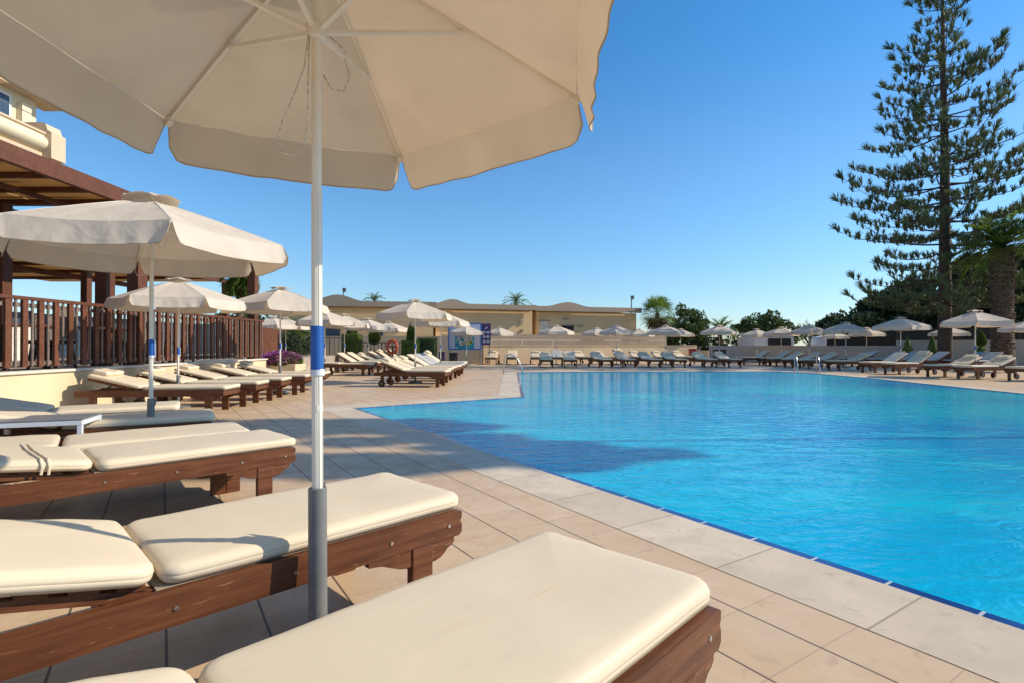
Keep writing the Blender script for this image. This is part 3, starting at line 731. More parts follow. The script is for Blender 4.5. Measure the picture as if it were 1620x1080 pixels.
wf = hp(MB().box((-14.28, 14.6, 7.3), (.06, 1.3, 1.85)), 'window_frame', 'plastic_white')
hp(MB().box((-14.24, 14.6, 7.3), (.04, 1.1, 1.65)), 'window_pane', 'glass')
rl = MB(); rl.tube([(-12.25, -3, 6.98), (-12.25, 13.7, 6.98)], .012, 6)
for i in range(12): rl.tube([(-12.25, i * 1.3 - 1.5, 6.6), (-12.25, i * 1.3 - 1.5, 6.98)], .01, 6)
hp(rl, 'handrail', 'grey_tube')

wb = empty('glass_windbreak', (-14.6, 15, .69), 0, 'dark framed glass windbreak at the back of the terrace', 'windbreak')
for i in range(9): MB().box((0, -10.4 + i * 2.6, .70), (.03, 2.5, 1.36)).build('glass_panel', 'glass', wb); MB().box((0, -9.1 + i * 2.6, .72), (.08, .08, 1.44)).build('post', 'beam_wood', wb)
# second fence piece beyond the wall end
A, B_ = Vector((-7.4, 15.6, .7)), Vector((-8.9, 20.8, .7))
f2 = empty('picket_fence', A, 0, 'short brown picket fence beyond the end of the yellow wall, behind the flowers', 'fence')
dv = B_ - A; L = dv.length; dn = dv.normalized()
MB().bar((0, 0, .93), tuple(dv + Vector((0, 0, .93))), .06, .05).build('top_rail', 'beam_wood', f2)
q = 0
while q < L: 
    p = dn * q; MB().box((p.x, p.y, .45), (.05, .08, .9)).build('picket', 'fence_wood', f2); q += .26
MB().box((-9.5, 19, .33), (4.0, 9, .66)).build('upper_path', 'terrace_floor'); tag(bpy.data.objects['upper_path'], 'raised path behind the flowers', kind='structure')
rw = empty('ramp_wall', (-9.3, 24.5, 0), 0, 'low pale curved kerb wall beside the ramp behind the flowers', 'wall')
MB().bar((-2, -.5, .28), (1.6, 1.5, .22), .25, .5).build('wall', 'wall_yellow', rw)

# ------------------------------------------------------------------ vegetation
def rnd_dir():
    while True:
        v = Vector((random.uniform(-1, 1), random.uniform(-1, 1), random.uniform(-1, 1)))
        if .05 < v.length < 1: return v.normalized()
def leaf_quad(mb, p, d, L, w):
    s = d.cross(rnd_dir()); 
    if s.length < .01: return
    s = s.normalized() * w; o = len(mb.v)
    mb.v += [tuple(p), tuple(p + d * L * .5 + s), tuple(p + d * L), tuple(p + d * L * .5 - s)]; mb.f.append((o, o + 1, o + 2, o + 3))
def crown_mb(blobs, n, L, w, up=.25, mb=None):
    """blobs = [(centre, (rx,ry,rz), weight)]: leaves scattered on clumps of many sizes inside each blob"""
    mb = mb or MB()
    for c, r, wt in blobs:
        c = Vector(c); m = int(n * wt); nc = max(6, m // 90)
        for _ in range(nc):
            d = rnd_dir(); rr = random.uniform(.45, 1.0); cc = c + Vector((d.x * r[0], d.y * r[1], d.z * r[2])) * rr
            cr = random.uniform(.16, .34) * min(r)
            for _ in range(max(1, m // nc)):
                e = rnd_dir(); p = cc + Vector((e.x, e.y, e.z * .75)) * cr * random.uniform(.5, 1.15)
                dd = (e + Vector((0, 0, up)) + rnd_dir() * .6).normalized(); leaf_quad(mb, p, dd, L * random.uniform(.6, 1.3), w * random.uniform(.6, 1.3))
    return mb
def trunk_mb(h, r0, r1, bend=.1, limbs=4, spread=1.0):
    mb = MB(); pts = [Vector((bend * math.sin(i), bend * math.cos(i * 1.3) - bend, h * i / 6)) for i in range(7)]
    mb.tube(pts, [r0 + (r1 - r0) * i / 6 for i in range(7)], 10)
    for k in range(limbs):
        a = 2 * math.pi * k / max(limbs, 1) + random.random(); s = pts[3 + k % 3]
        mb.tube([s, s + Vector((math.cos(a) * spread * .5, math.sin(a) * spread * .5, h * .18)), s + Vector((math.cos(a) * spread, math.sin(a) * spread, h * .42))], [r1 * .9, r1 * .6, r1 * .2], 6)
    return mb
def tree(name, pos, blobs, n, L, w, mat, label, h=3, r=.15, group=None, cat='tree', limbs=5, spread=1.2, up=.25):
    t = empty(name, pos, 0, label, cat, group)
    trunk_mb(h, r, r * .5, limbs=limbs, spread=spread).build('trunk', 'bark', t, smooth=60)
    crown_mb(blobs, n, L, w, up).build('crown', mat, t)
    return t
# tall tiered conifer on the right
def tiered_conifer(name, pos, H, label, Lmax=5.7, dz=.86, seed=3, dens=1.0):
    rs = random.Random(seed); t = empty(name, pos, 0, label, 'tree')
    tr = MB(); tr.tube([(0, 0, -.05), (0, 0, .3), (0, 0, 3), (.05, 0, H * .5), (0, .05, H * .8), (0, 0, H)], [.40, .33, .29, .2, .10, .02], 14); tr.build('trunk', 'bark', t, smooth=60)
    br = MB(); nd = MB()
    def tuft(p, ax, L):
        nb = rs.randint(22, 30)
        side = ax.orthogonal().normalized(); s2 = ax.cross(side)
        for _ in range(nb):
            a = rs.uniform(0, 6.283); sp = rs.uniform(.05, .8); b0 = p + ax * L * rs.uniform(-.1, .45)
            d = (ax + (side * math.cos(a) + s2 * math.sin(a)) * sp).normalized(); q = d.cross(rnd_dir())
            if q.length < .05: continue
            q = q.normalized() * rs.uniform(.011, .019); LL = L * rs.uniform(.6, 1.1); o = len(nd.v)
            nd.v.extend([tuple(b0 - q), tuple(b0 + q), tuple(b0 + d * LL * .7 + q * .9), tuple(b0 + d * LL), tuple(b0 + d * LL * .7 - q * .9)]); nd.f.append((o, o + 1, o + 2, o + 3, o + 4))
    z = 2.9
    while z < H - .5:
        Lm = Lmax * (1 - max(0, z - 7.5) / (H - 6.5)) if z > 7.5 else Lmax * (.80 + .20 * (z - 2.9) / 4.6)
        nbr = 6 if z > 5 else 7; a0 = rs.uniform(0, 6.28)
        for k in range(nbr):
            if rs.random() < .08: continue
            a = a0 + k * 6.283 / nbr + rs.uniform(-.22, .22); L = max(.4, Lm * rs.uniform(.62, 1.03)); out = Vector((math.cos(a), math.sin(a), 0)); sd = Vector((-out.y, out.x, 0))
            zb = z + rs.uniform(-.25, .25); rise = rs.uniform(.0, .10) + (.16 if z > 13 else 0); pts = []; bend = rs.uniform(-.12, .12)
            for i in range(9):
                f = i / 8; pts.append(out * (L * f) + sd * (bend * L * f * f) + Vector((0, 0, zb + L * (rise * f - .07 * math.sin(math.pi * f * .8) + .15 * f ** 3))))
            br.tube(pts, [(.055 - .045 * i / 8) * (.45 + .55 * L / Lmax) for i in range(9)], 6)
            ns = int(L / .34 * dens)
            for j in range(ns):
                f = .24 + .74 * (j + rs.random() * .7) / ns; ii = min(7, int(f * 8)); p = pts[ii].lerp(pts[ii + 1], f * 8 - ii)
                if rs.random() < .13: continue
                for s in (-1, 1):
                    if rs.random() < .22: continue
                    tl = rs.uniform(.22, .95) * (1 - .55 * f) * min(1, L / 3 + .3)
                    e = p + sd * s * tl + out * tl * .45 + Vector((0, 0, rs.uniform(.0, .10) * tl))
                    br.tube([p, e], [.012, .008], 4, cap=False)
                    m = max(1, int(tl / .22))
                    for q in range(m):
                        g = (q + 1) / m; ax = (Vector((0, 0, 1.1)) + out * .15 + sd * s * .22 * g + rnd_dir() * .25).normalized(); tuft(p.lerp(e, g), ax, rs.uniform(.26, .44))
            tuft(pts[-1], (out * .5 + Vector((0, 0, 1))).normalized(), .5); tuft(pts[-1], (out * .9 + Vector((0, 0, .9))).normalized(), .5)
        z += dz * rs.uniform(.8, 1.15)
    br.build('branches', 'bark', t); nd.build('foliage', 'pine_needle', t)
    return t
tiered_conifer('conifer', GX(1495, 28), 21.5, 'tall tiered conifer with upturned branches rising right of the pool')
def frond(mb, base, a, el, L, leafL, arch, nlf=26, wl=.028, rs=random):
    out = Vector((math.cos(a), math.sin(a), 0)); sd = Vector((-out.y, out.x, 0)); pts = []; p = Vector(base); e = el
    for i in range(13):
        pts.append(p.copy()); p = p + (out * math.cos(e) + Vector((0, 0, math.sin(e)))) * (L / 12); e -= arch / 12
    for i in range(12): mb.bar(pts[i], pts[i + 1], .03 * (1 - i / 13) + .008, .02 * (1 - i / 13) + .006)
    for i in range(nlf):
        f = .12 + .88 * i / nlf; ii = min(11, int(f * 12)); q = pts[ii].lerp(pts[ii + 1], f * 12 - ii); tg = (pts[ii + 1] - pts[ii]).normalized()
        ll = leafL * math.sin(math.pi * (.15 + .8 * f)) * rs.uniform(.85, 1.1)
        for s in (-1, 1):
            d = (sd * s * .85 + tg * .7 + Vector((0, 0, rs.uniform(-.15, .35)))).normalized(); w_ = d.cross(Vector((0, 0, 1))).normalized() * wl; o = len(mb.v)
            tip = q + d * ll + Vector((0, 0, -ll * .18))
            mb.v += [tuple(q - w_ * .5), tuple(q + w_ * .5), tuple(q.lerp(tip, .5) + w_), tuple(tip), tuple(q.lerp(tip, .5) - w_)]; mb.f.append((o, o + 1, o + 2, o + 3, o + 4))
def feather_palm(pos, ht, rt, L, label, nf=46, name='palm_tree', mat='palm_leaf', leafL=.5, group=None, emin=-35):
    t = empty(name, pos, 0, label, 'palm tree', group); tr = MB(); prof = []
    N = int(ht / .11)
    for i in range(N):
        z = ht * i / N; rr = rt * (1.0 + .25 * math.exp(-z * 1.6)) * (1.0 + (.22 if z > ht * .8 else 0)); prof += [(rr * 1.05, z), (rr * .95, z + ht / N * .75)]
    tr.lathe(prof, 18); 
    for _ in range(int(ht * 60)):   # stubs of cut fronds
        z = random.uniform(.1, ht); a = random.uniform(0, 6.28); o = Vector((math.cos(a), math.sin(a), 0)); p = o * rt * 1.0 + Vector((0, 0, z))
        tr.bar(p, p + o * .07 * rt / .5 + Vector((0, 0, .09)), .10 * rt / .5, .035)
    tr.build('trunk', 'palm_bark', t)
    fb = MB()
    for k in range(nf):
        g = k / nf; el = R(85 - (85 - emin) * g + random.uniform(-8, 8)); frond(fb, (0, 0, ht + .05), k * 2.399 + random.uniform(-.2, .2), el, L * random.uniform(.85, 1.08) * (.75 + .25 * g), leafL, R(55 + 30 * random.random()))
    fb.build('fronds', mat, t); return t
feather_palm(GX(1586, 25), 5.6, .40, 2.7, 'thick trunked feather palm at the right edge beside the tall conifer', 60, leafL=.55, emin=-15)
def fan_palm(pos, ht, R_, label, rt=.16, n=30, skirt=True, drop=0.0):
    t = empty('fan_palm', pos, 0, label, 'palm tree'); MB().tube([(0, 0, 0), (.05, 0, ht * .5), (0, 0, ht)], [rt * 1.2, rt, rt * .9], 10).build('trunk', 'palm_bark', t)
    fb = MB(); db = MB()
    def fan(mb, a, el, pl, fr_):
        out = Vector((math.cos(a) * math.cos(el), math.sin(a) * math.cos(el), math.sin(el))); b0 = Vector((0, 0, ht)); c = b0 + out * pl; mb.bar(b0, c, .025, .015)
        s = out.cross(Vector((0, 0, 1))); s = s.normalized() if s.length > .01 else Vector((1, 0, 0)); u = s.cross(out)
        for j in range(15):
            th = R(-100 + 200 * j / 14); d = (out * math.cos(th) + s * math.sin(th) + u * .12 * random.uniform(-1, 1)).normalized(); q = (s * math.cos(th) - out * math.sin(th)) * .035
            tip = c + d * fr_ * random.uniform(.85, 1) + Vector((0, 0, -fr_ * .18)); o = len(mb.v); mid = c.lerp(tip, .55) + Vector((0, 0, fr_ * .05))
            mb.v += [tuple(c), tuple(mid + q), tuple(tip), tuple(mid - q)]; mb.f.append((o, o + 1, o + 2, o + 3))
    for k in range(n):
        g = k / n; fan(fb, k * 2.399, R(82 - 112 * g), R_ * .5, R_ * .62)
    fb.build('fronds', 'palm_leaf', t)
    if skirt:
        for k in range(26): fan(db, k * 2.399, R(random.uniform(-80, -35)), R_ * .35, R_ * .55)
        db.build('dead_fronds', 'dead_frond', t)
    return t
fan_palm(GX(1040, 44), ZH(497, 44), 1.75, 'fan palm with a skirt of dead leaves at the end of the beige houses', .2, 44)
feather_palm(GX(592, 60), ZH(477, 60), .2, 1.7, 'palm crown showing above the roof left of the near pole', 15, leafL=.5, emin=2)
feather_palm(GX(816, 58), ZH(480, 58), .2, 2.1, 'palm crown showing above the flat roof in the middle of the photo', 17, leafL=.55, emin=5)
feather_palm(GX(379, 17), ZH(436, 17), .10, .85, 'feathery drooping palm beside the tall pergola post', 30, leafL=.42, emin=-88)
feather_palm(GX(1139, 44), ZH(525, 44), .15, 2.0, 'low broad palm behind the black cabinet', 26, leafL=.55, emin=-5)
tree('broadleaf_tree', GX(1086, 47), [((0, 0, 3.0), (1.7, 1.6, 1.7), .6), ((.9, 0, 2.2), (1.4, 1.3, 1.4), .5), ((-.9, -.2, 1.8), (1.2, 1.2, 1.2), .4)], 6500, .20, .07, 'mid_leaf', 'round green tree just right of the fan palm', 2.6, .15)
tree('broadleaf_tree', GX(1120, 46), [((0, 0, .9), (2.2, 1.2, 1.0), 1)], 3200, .2, .07, 'dark_leaf', 'low dark shrub mass under the round green tree', 1, .1, cat='shrub')
tree('broadleaf_tree', GX(1200, 50), [((0, 0, 2.8), (1.9, 1.7, 1.2), .6), ((-1.3, 0, 2.1), (1.4, 1.4, 1.2), .4), ((1.1, 0, 3.0), (1.0, 1.2, 1.2), .3)], 7000, .22, .07, 'mid_leaf', 'bushy sunlit green tree behind the white hut', 2.4, .2)
tree('broadleaf_tree', GX(1245, 54), [((0, 0, 2.4), (1.5, 1.5, 1.1), 1)], 3500, .22, .07, 'mid_leaf', 'small green tree between the bushy tree and the bare tree', 2, .15)
bt_ = empty('bare_tree', GX(1280, 56), 0, 'leafless greyish brown tree behind the white tank', 'tree'); MB().tube([(0, 0, 0), (0, 0, 1.5)], [.2, .15], 8).build('trunk', 'bark', bt_)
tw = MB()
def twig(p, d, L, lv):
    e = p + d * L; tw.tube([p, e], [.05 / (3.2 - lv) if lv < 3 else .06, .012], 4, cap=False)
    if lv > 0:
        for _ in range(4): twig(p.lerp(e, random.uniform(.4, 1)), (d + rnd_dir() * .75 + Vector((0, 0, .15))).normalized(), L * random.uniform(.5, .8), lv - 1)
for k in range(10): twig(Vector((0, 0, random.uniform(.8, 1.5))), (Vector((math.cos(k * .7), math.sin(k * .7), random.uniform(.5, 1.3)))).normalized(), 1.3, 3)
tw.build('branches', 'bare_twig', bt_)
DT = [(1346, 42, 4.1, 2.2, 'leftmost of the dark trees behind the right hand wall'), (1388, 44, 5.8, 2.8, 'dark tree left of the tall conifer trunk, with ragged crown'), (1445, 43, 5.8, 2.9, 'very dark tree just left of the tall conifer trunk'),
      (1500, 45, 6.6, 3.2, 'very dark tree directly behind the tall conifer trunk'), (1560, 42, 7.0, 3.0, 'dark tree between the conifer and the thick palm'), (1625, 40, 7.6, 3.2, 'dark tall tree behind the thick palm at the right edge'), (1690, 38, 7.8, 3.4, 'dark tree reaching in from the right edge')]
for i, (px, d, hh, rr, lab) in enumerate(DT):
    b = [((0, 0, hh * .45), (rr, rr * .8, hh * .42), .5)] + [((random.uniform(-1, 1) * rr * .7, random.uniform(-.5, .5) * rr, hh * random.uniform(.55, .95)), (rr * .5, rr * .5, hh * .17), .16) for _ in range(5)] + [((0, 0, 1.2), (rr * 1.1, rr * .6, 1.3), .35)]
    tree('evergreen_tree', GX(px, d), b, 11000, .34, .10, 'dark_leaf', lab, hh * .7, .2, 'dark evergreen trees behind the right wall', limbs=6, spread=rr * .6, up=.5)
tree('evergreen_tree', GX(425, 34), [((0, 0, 1.6), (3.2, 1.5, 1.4), 1), ((-2, 0, 2.2), (1.8, 1.2, 1.2), .4)], 6000, .2, .07, 'mid_leaf', 'green bushes behind the short picket fence', 1.5, .12, cat='shrub')
tree('shrub', GX(468, 30), [((0, 0, 1.2), (1.0, .8, .9), 1)], 2500, .12, .05, 'dark_leaf', 'dark shrub left of the topiary by the railing', 1, .08, cat='shrub')
# off to the right, out of frame: the tall tree whose shade lies across the tiles and the water
st_ = empty('umbrella_pine', (17.9, 7.15, 0), 0, 'tall flat crowned pine beyond the right edge, throwing shade over the tiles', 'tree')
MB().tube([(0, 0, 0), (.1, 0, 4), (0, .1, 9), (-.2, .2, 13)], [.04, .036, .036, .03], 8).build('trunk', 'bark', st_, smooth=60)
crown_mb([((-.8, 1.3, 14), (3.0, .8, .9), .5), ((-.1, .3, 12.8), (1.2, .4, .4), .12), ((-2.2, -1.1, 12), (2.4, .42, .5), .3), ((-1.0, -.6, 11.4), (1.5, .7, .5), .2)], 6500, .30, .10).build('crown', 'dark_leaf', st_)
# topiary
def leaves_on(mb, f, n, L=.06, w=.022):
    for _ in range(n):
        p, nm = f(); leaf_quad(mb, p - nm * .02, (nm + rnd_dir() * .8).normalized(), L, w)
def cube_f(c, s):
    def f():
        ax = random.choice((0, 1, 2, 0, 1)); sg = random.choice((-1, 1)) if ax < 2 else 1; p = [random.uniform(-.5, .5) * s[i] for i in range(3)]; p[ax] = sg * s[ax] / 2; nm = Vector([0, 0, 0]); nm[ax] = sg
        return Vector(c) + Vector(p), nm
    return f
def cone_f(c, r, h):
    def f():
        g = 1 - math.sqrt(random.random()); a = random.uniform(0, 6.283); o = Vector((math.cos(a), math.sin(a), .35)).normalized(); bulge = 1 - g ** 1.5
        return Vector(c) + Vector((math.cos(a) * r * bulge, math.sin(a) * r * bulge, h * g)), o
    return f
def ball_f(c, r, rz=None):
    def f():
        d = rnd_dir(); return Vector(c) + Vector((d.x * r, d.y * r, d.z * (rz or r))), d
    return f
def topiary(pos, parts, label, mat='hedge_leaf', stem=0):
    t = empty('topiary', pos, 0, label, 'topiary'); core = MB(); mb = MB()
    for kind, c, a in parts:
        if kind == 'cube':
            core.box(c, [x * .93 for x in a]); leaves_on(mb, cube_f(c, a), 2600)
        elif kind == 'cone':
            core.lathe([(a[0] * .93, 0), (a[0] * .8, a[1] * .35), (a[0] * .5, a[1] * .65), (.02, a[1] * .96)], 12, c); leaves_on(mb, cone_f(c, *a), 1800)
        else:
            core.lathe([(a * .95 * math.sin(R(18 * i)) + .005, -a * .95 * math.cos(R(18 * i))) for i in range(11)], 12, c); leaves_on(mb, ball_f(c, a), 2000)
    if stem: MB().tube([(0, 0, 0), (0, 0, stem)], [.04, .03], 8).build('stem', 'bark', t)
    core.build('inner_branches', mat, t); mb.build('foliage', mat, t); return t
d = 31.0; topiary(GX(557, d, 0), [('cube', (0, 0, ZH(545, d)), (.95, .95, 1.15)), ('cone', (0, 0, ZH(530, d)), (.33, .55))], 'square hedge block with a small cone on top by the railing')
d = 33.0; topiary(GX(471, d, 0), [('cube', (0, 0, ZH(548, d)), (.7, .7, 1.3)), ('cone', (0, 0, ZH(532, d)), (.36, .6))], 'narrow hedge block with pointed top behind the ramp')
d = 31.5; topiary(GX(592, d, 0), [('ball', (0, 0, ZH(535, d)), .36)], 'ball shaped topiary tree on a thin stem', stem=1.3)
d = 27.0; topiary(GX(649, d, 0), [('cube', (0, 0, ZH(553, d)), (.75, .75, .9)), ('cube', (.05, 0, ZH(534, d)), (.36, .36, .34)), ('cone', (.05, 0, ZH(528, d)), (.2, .6))], 'stepped hedge block with tall spiky top left of the sign')
d = 28.0; topiary(GX(676, d, 0), [('cube', (0, 0, ZH(551, d)), (.9, .8, 1.05))], 'rounded dark green hedge block right of the stepped topiary', 'mid_leaf')
for px, yt, d, lab in ((1436, 531, 29, 'small cone bush against the white wall left of the conifer trunk'), (1475, 530, 29, 'small cone bush just left of the conifer trunk')):
    topiary(GX(px, d), [('cone', (0, 0, 0), (.36, ZH(yt, d)))], lab)
d = 27; topiary(GX(1552, d), [('cone', (0, 0, 0), (.55, ZH(545, d))), ('ball', (0, 0, ZH(540, d)), .22), ('cone', (0, 0, ZH(536, d)), (.16, .42))], 'tiered green topiary left of the thick palm trunk')
# flowers
fl = empty('flower_bed', (-6.75, 15.9, 0), 0, 'planter of pink and violet petunias at the end of the yellow wall', 'flowers')
MB().box((0, 0, .28), (1.0, .8, .56), bev=.02).build('planter', 'wall_yellow', fl)
mb = MB(); leaves_on(mb, ball_f((0, 0, .66), .5, .22), 1800, .08, .03); mb.build('foliage', 'hedge_leaf', fl)
mb = MB(); leaves_on(mb, ball_f((0, -.05, .70), .52, .23), 900, .055, .028); mb.build('pink_flowers', 'petal', fl)
mb = MB(); leaves_on(mb, ball_f((-.1, -.05, .70), .52, .24), 600, .055, .028); mb.build('violet_flowers', 'petal_violet', fl)

# ------------------------------------------------------------------ far walls and houses
def wallseg(name, a, b, h, th, mat, label, cap=None, z0=0):
    a, b = Vector(a), Vector(b); w_ = empty(name, (a.x, a.y, 0), 0, label, 'wall'); d_ = b - a; d_.z = 0
    MB().bar((0, 0, z0 + (h - z0) / 2), (d_.x, d_.y, z0 + (h - z0) / 2), th, h - z0).build('wall', mat, w_)
    if cap: MB().bar((0, 0, h + .025), (d_.x, d_.y, h + .025), th + .06, .05).build('wall_cap', cap, w_)
    return w_
wallseg('boundary_wall', GX(764, 33.7), GX(1101, 38.3), 1.06, .2, 'wall_beige', 'sunlit beige wall behind the far loungers', 'wall_beige')
wallseg('boundary_wall', GX(1103, 38), GX(1122, 36.4), .75, .2, 'wall_beige', 'short lower beige wall beside the black cabinet')
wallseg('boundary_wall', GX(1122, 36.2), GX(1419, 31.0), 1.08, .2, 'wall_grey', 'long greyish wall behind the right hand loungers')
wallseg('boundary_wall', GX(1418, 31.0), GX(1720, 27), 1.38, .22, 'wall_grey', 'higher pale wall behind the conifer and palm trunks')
wallseg('retaining_wall', GX(700, 36.5), GX(1053, 42.5), 1.85, .25, 'wall_dark', 'brownish terrace wall in front of the beige houses')
wallseg('retaining_wall', GX(470, 34.5), GX(764, 33.6), 1.62, .2, 'wall_beige', 'beige wall behind the railing and topiary', 'wall_beige')
hr = empty('handrail', GX(776, 36), 0, 'thin white handrail along the terrace wall', 'railing'); e_ = GX(1053, 39.5) - GX(776, 36)
MB().tube([(0, 0, 1.42), (e_.x, e_.y, 1.42)], .03, 6).build('rail', 'wall_cap', hr)
for k in range(7): MB().tube([(e_.x * k / 6, e_.y * k / 6, 0), (e_.x * k / 6, e_.y * k / 6, 1.42)], .03, 6).build('post', 'wall_cap', hr)
def house(x0, x1, yr, ybmp, b0, b1, d0, d1, z, label, mat='building', extra=()):
    A = GX(x0, d0); B = GX(x1, d1); v = (B - A); L = v.length; ang = math.atan2(v.y, v.x); h = empty('holiday_house', (A.x, A.y, 0), ang, label, 'house', 'beige flat roofed houses behind the pool')
    MB().box((L / 2, 4, z / 2 - .2), (L - .4, 7.4, z - .4)).build('wall', mat, h)
    fb0, fb1 = b0 * L, b1 * L; bz = ybmp; pts = [(0, z - .38), (L, z - .38), (L, z)] 
    if fb1 > fb0:
        pts += [(fb1 + (fb0 - fb1) * k / 16, z + bz * .5 * (1 - math.cos(2 * math.pi * k / 16))) for k in range(17)]
    pts.append((0, z)); MB().prism(pts, -.25, .1).build('parapet', 'roof_band', h)
    MB().box((L / 2, 4, z - .1), (L - .1, 7.6, .2)).build('roof', 'roof_band', h)
    for (u, ww, z0, z1, mt, nm) in extra:
        fo = MB().box((u * L, .27, (z0 + z1) / 2), (ww, .1, z1 - z0)).build(nm, mt, h)
        if nm in ('door', 'window'): MB().box((u * L, .245, z1 + .06), (ww + .2, .16, .1)).build('lintel', 'wall_dark', fo)
    return h
zr = 4.1
house(432, 690, 478, .42, .22, .55, (zr - CH) * FPX / 71, (zr - CH) * FPX / 67.5, zr, 'left beige house with a gentle roof hump behind the near pole', extra=[(.35, 1.0, 1.7, 2.6, 'glass', 'window'), (.62, .9, 1.7, 2.5, 'glass', 'window'), (.2, 1.2, 2.0, 2.6, 'peach_trim', 'panel')])
house(686, 848, 483, .32, .0, .34, (zr - CH) * FPX / 66, (zr - CH) * FPX / 62.5, zr, 'middle beige house with humped parapet at its left end', extra=[(.86, .25, 2.7, 2.95, 'wall_dark', 'wall_light'), (.87, .15, 2.1, 2.3, 'wall_dark', 'wall_light')])
house(847, 1013, 487, .34, .08, .5, (zr - CH) * FPX / 61.5, (zr - CH) * FPX / 58, zr, 'right beige house with a doorway and humped parapet', extra=[(.09, .75, 1.85, 2.95, 'wall_cap', 'door'), (.29, .5, 3.1, 3.25, 'wall_dark', 'vent'), (.31, .95, 1.9, 2.6, 'dark', 'window'), (.43, .5, 2.55, 2.68, 'wall_dark', 'wall_light')])
for px, yt, d, lab in ((543, 459, 52, 'floodlight mast above the left roof'), (999, 471, 56, 'antenna mast above the right roof')):
    a = empty('mast', GX(px, d), 0, lab, 'mast'); MB().tube([(0, 0, 0), (0, 0, ZH(yt, d))], .05, 6).build('pole', 'black_metal', a); MB().box((.1, 0, ZH(yt, d)), (.34, .2, .4), bev=.05).build('head', 'grey_tube', a)
# railing by the topiary
def railing(px0, px1, d0, d1, zt, zb, label, n):
    A, B = GX(px0, d0), GX(px1, d1); r = empty('metal_railing', A, 0, label, 'railing'); v = B - A
    MB().bar((0, 0, zt), (v.x, v.y, zt), .05, .05).build('top_rail', 'black_metal', r); MB().bar((0, 0, zb), (v.x, v.y, zb), .04, .04).build('bottom_rail', 'black_metal', r)
    for k in range(n + 1): p = v * (k / n); MB().tube([(p.x, p.y, 0 if k % 3 == 0 else zb), (p.x, p.y, zt)], .03 if k % 3 == 0 else .018, 6).build('bar', 'black_metal', r)
railing(476, 543, 28.5, 30, 1.50, .3, 'black metal railing left of the square topiary', 9)
railing(569, 637, 30, 31.5, 1.25, .3, 'black metal railing behind the ball topiary and life ring', 12)
lr = empty('life_ring', GX(620.5, 29.8, ZH(548.5, 29.8)), 0, 'orange life ring hung on a stand by the railing', 'life ring')
tr_ = MB(); tr_.tube([(.27 * math.cos(R(a)), 0, .34 * math.sin(R(a))) for a in range(0, 361, 15)], .075, 10, cap=False); tr_.build('ring', 'orange', lr, smooth=True)
gr_ = MB()
for a in (45, 135, 225, 315): gr_.tube([(.27 * math.cos(R(a - 8)), 0, .34 * math.sin(R(a - 8))), (.27 * math.cos(R(a + 8)), 0, .34 * math.sin(R(a + 8)))], .08, 10)
gr_.build('grip_band', 'red_paint', lr); MB().box((0, .12, -.55), (.08, .06, 1.1)).box((0, .12, .02), (.5, .05, .08)).build('stand', 'fence_wood', lr)

# sign boards
d = 30.5; sb = empty('sign_board', GX(735.5, d), 0, 'pale blue resort sign board with a bright turquoise picture', 'sign')
k_ = d / FPX
def sgx(px): return (px - 735.5) * k_
MB().box((0, 0, (ZH(512, d) + ZH(552, d)) / 2), (sgx(761) - sgx(710), .06, ZH(512, d) - ZH(552, d))).build('board', 'sign_pale', sb)
fm = MB()
for a, b in (((710, 512), (761, 512)), ((710, 552), (761, 552)), ((710, 512), (710, 552)), ((761, 512), (761, 552))): fm.bar((sgx(a[0]), -.02, ZH(a[1], d)), (sgx(b[0]), -.02, ZH(b[1], d)), .07, .05, up=(0, 1, 0))
fm.build('frame', 'sign_blue', sb)
pc = MB().box(((sgx(720) + sgx(750)) / 2, -.036, (ZH(533, d) + ZH(551, d)) / 2), (sgx(750) - sgx(720), .01, ZH(533, d) - ZH(551, d))).build('picture', 'sign_teal', sb)
# the picture's curling band of pale lettering, unreadable even close up
def stroke(mb, pts, w): 
    P_ = [Vector((sgx(x), -.044, ZH(y, d))) for x, y in pts]
    for p, q in zip(P_, P_[1:]): mb.bar(p, q, .006, w, up=(0, 1, 0)) if False else mb.bar(p, q, .006, w, up=(0, 1, 0.0001))
wd = MB()
def flat(mb, pts, w, yy=-.045):
    for (x0_, y0_), (x1_, y1_) in zip(pts, pts[1:]):
        p, q = Vector((sgx(x0_), 0, ZH(y0_, d))), Vector((sgx(x1_), 0, ZH(y1_, d))); dd = (q - p).normalized(); nn = Vector((-dd.z, 0, dd.x)) * w / 2
        vs = [p - nn - dd * w * .2, q - nn + dd * w * .2, q + nn + dd * w * .2, p + nn - dd * w * .2]
        mb.add([(v.x, yy, v.z) for v in vs] + [(v.x, yy + .006, v.z) for v in vs], [(0, 1, 2, 3), (7, 6, 5, 4), (0, 4, 5, 1), (1, 5, 6, 2), (2, 6, 7, 3), (3, 7, 4, 0)])
flat(wd, [(724, 534.5), (727, 539), (729.5, 546)], .07); flat(wd, [(727.5, 535), (731, 534), (735, 536), (735.5, 540), (732, 542), (728.5, 540)], .06)
flat(wd, [(736, 541), (737.5, 534.5), (740, 540)], .05); flat(wd, [(741, 540), (741.5, 534.5), (744.5, 535), (744, 539), (741.5, 540)], .05); flat(wd, [(746, 534.5), (747, 539)], .06); flat(wd, [(724, 534), (747, 534)], .05)
wd.build('pale_lettering', 'sign_white', pc)
wd = MB(); flat(wd, [(730, 545), (734, 542.5), (738, 543.5), (741, 541.5)], .09); wd.build('sand_lettering', 'sign_sand', pc)
wd = MB(); flat(wd, [(742, 544.5), (744.5, 541), (747, 540)], .13); wd.build('lime_lettering', 'sign_lime', pc)
wd = MB(); flat(wd, [(721, 549), (724, 550)], .06, -.043); flat(wd, [(722, 537), (723.5, 541)], .03, -.043); wd.build('small_mark', 'sign_pale', pc)
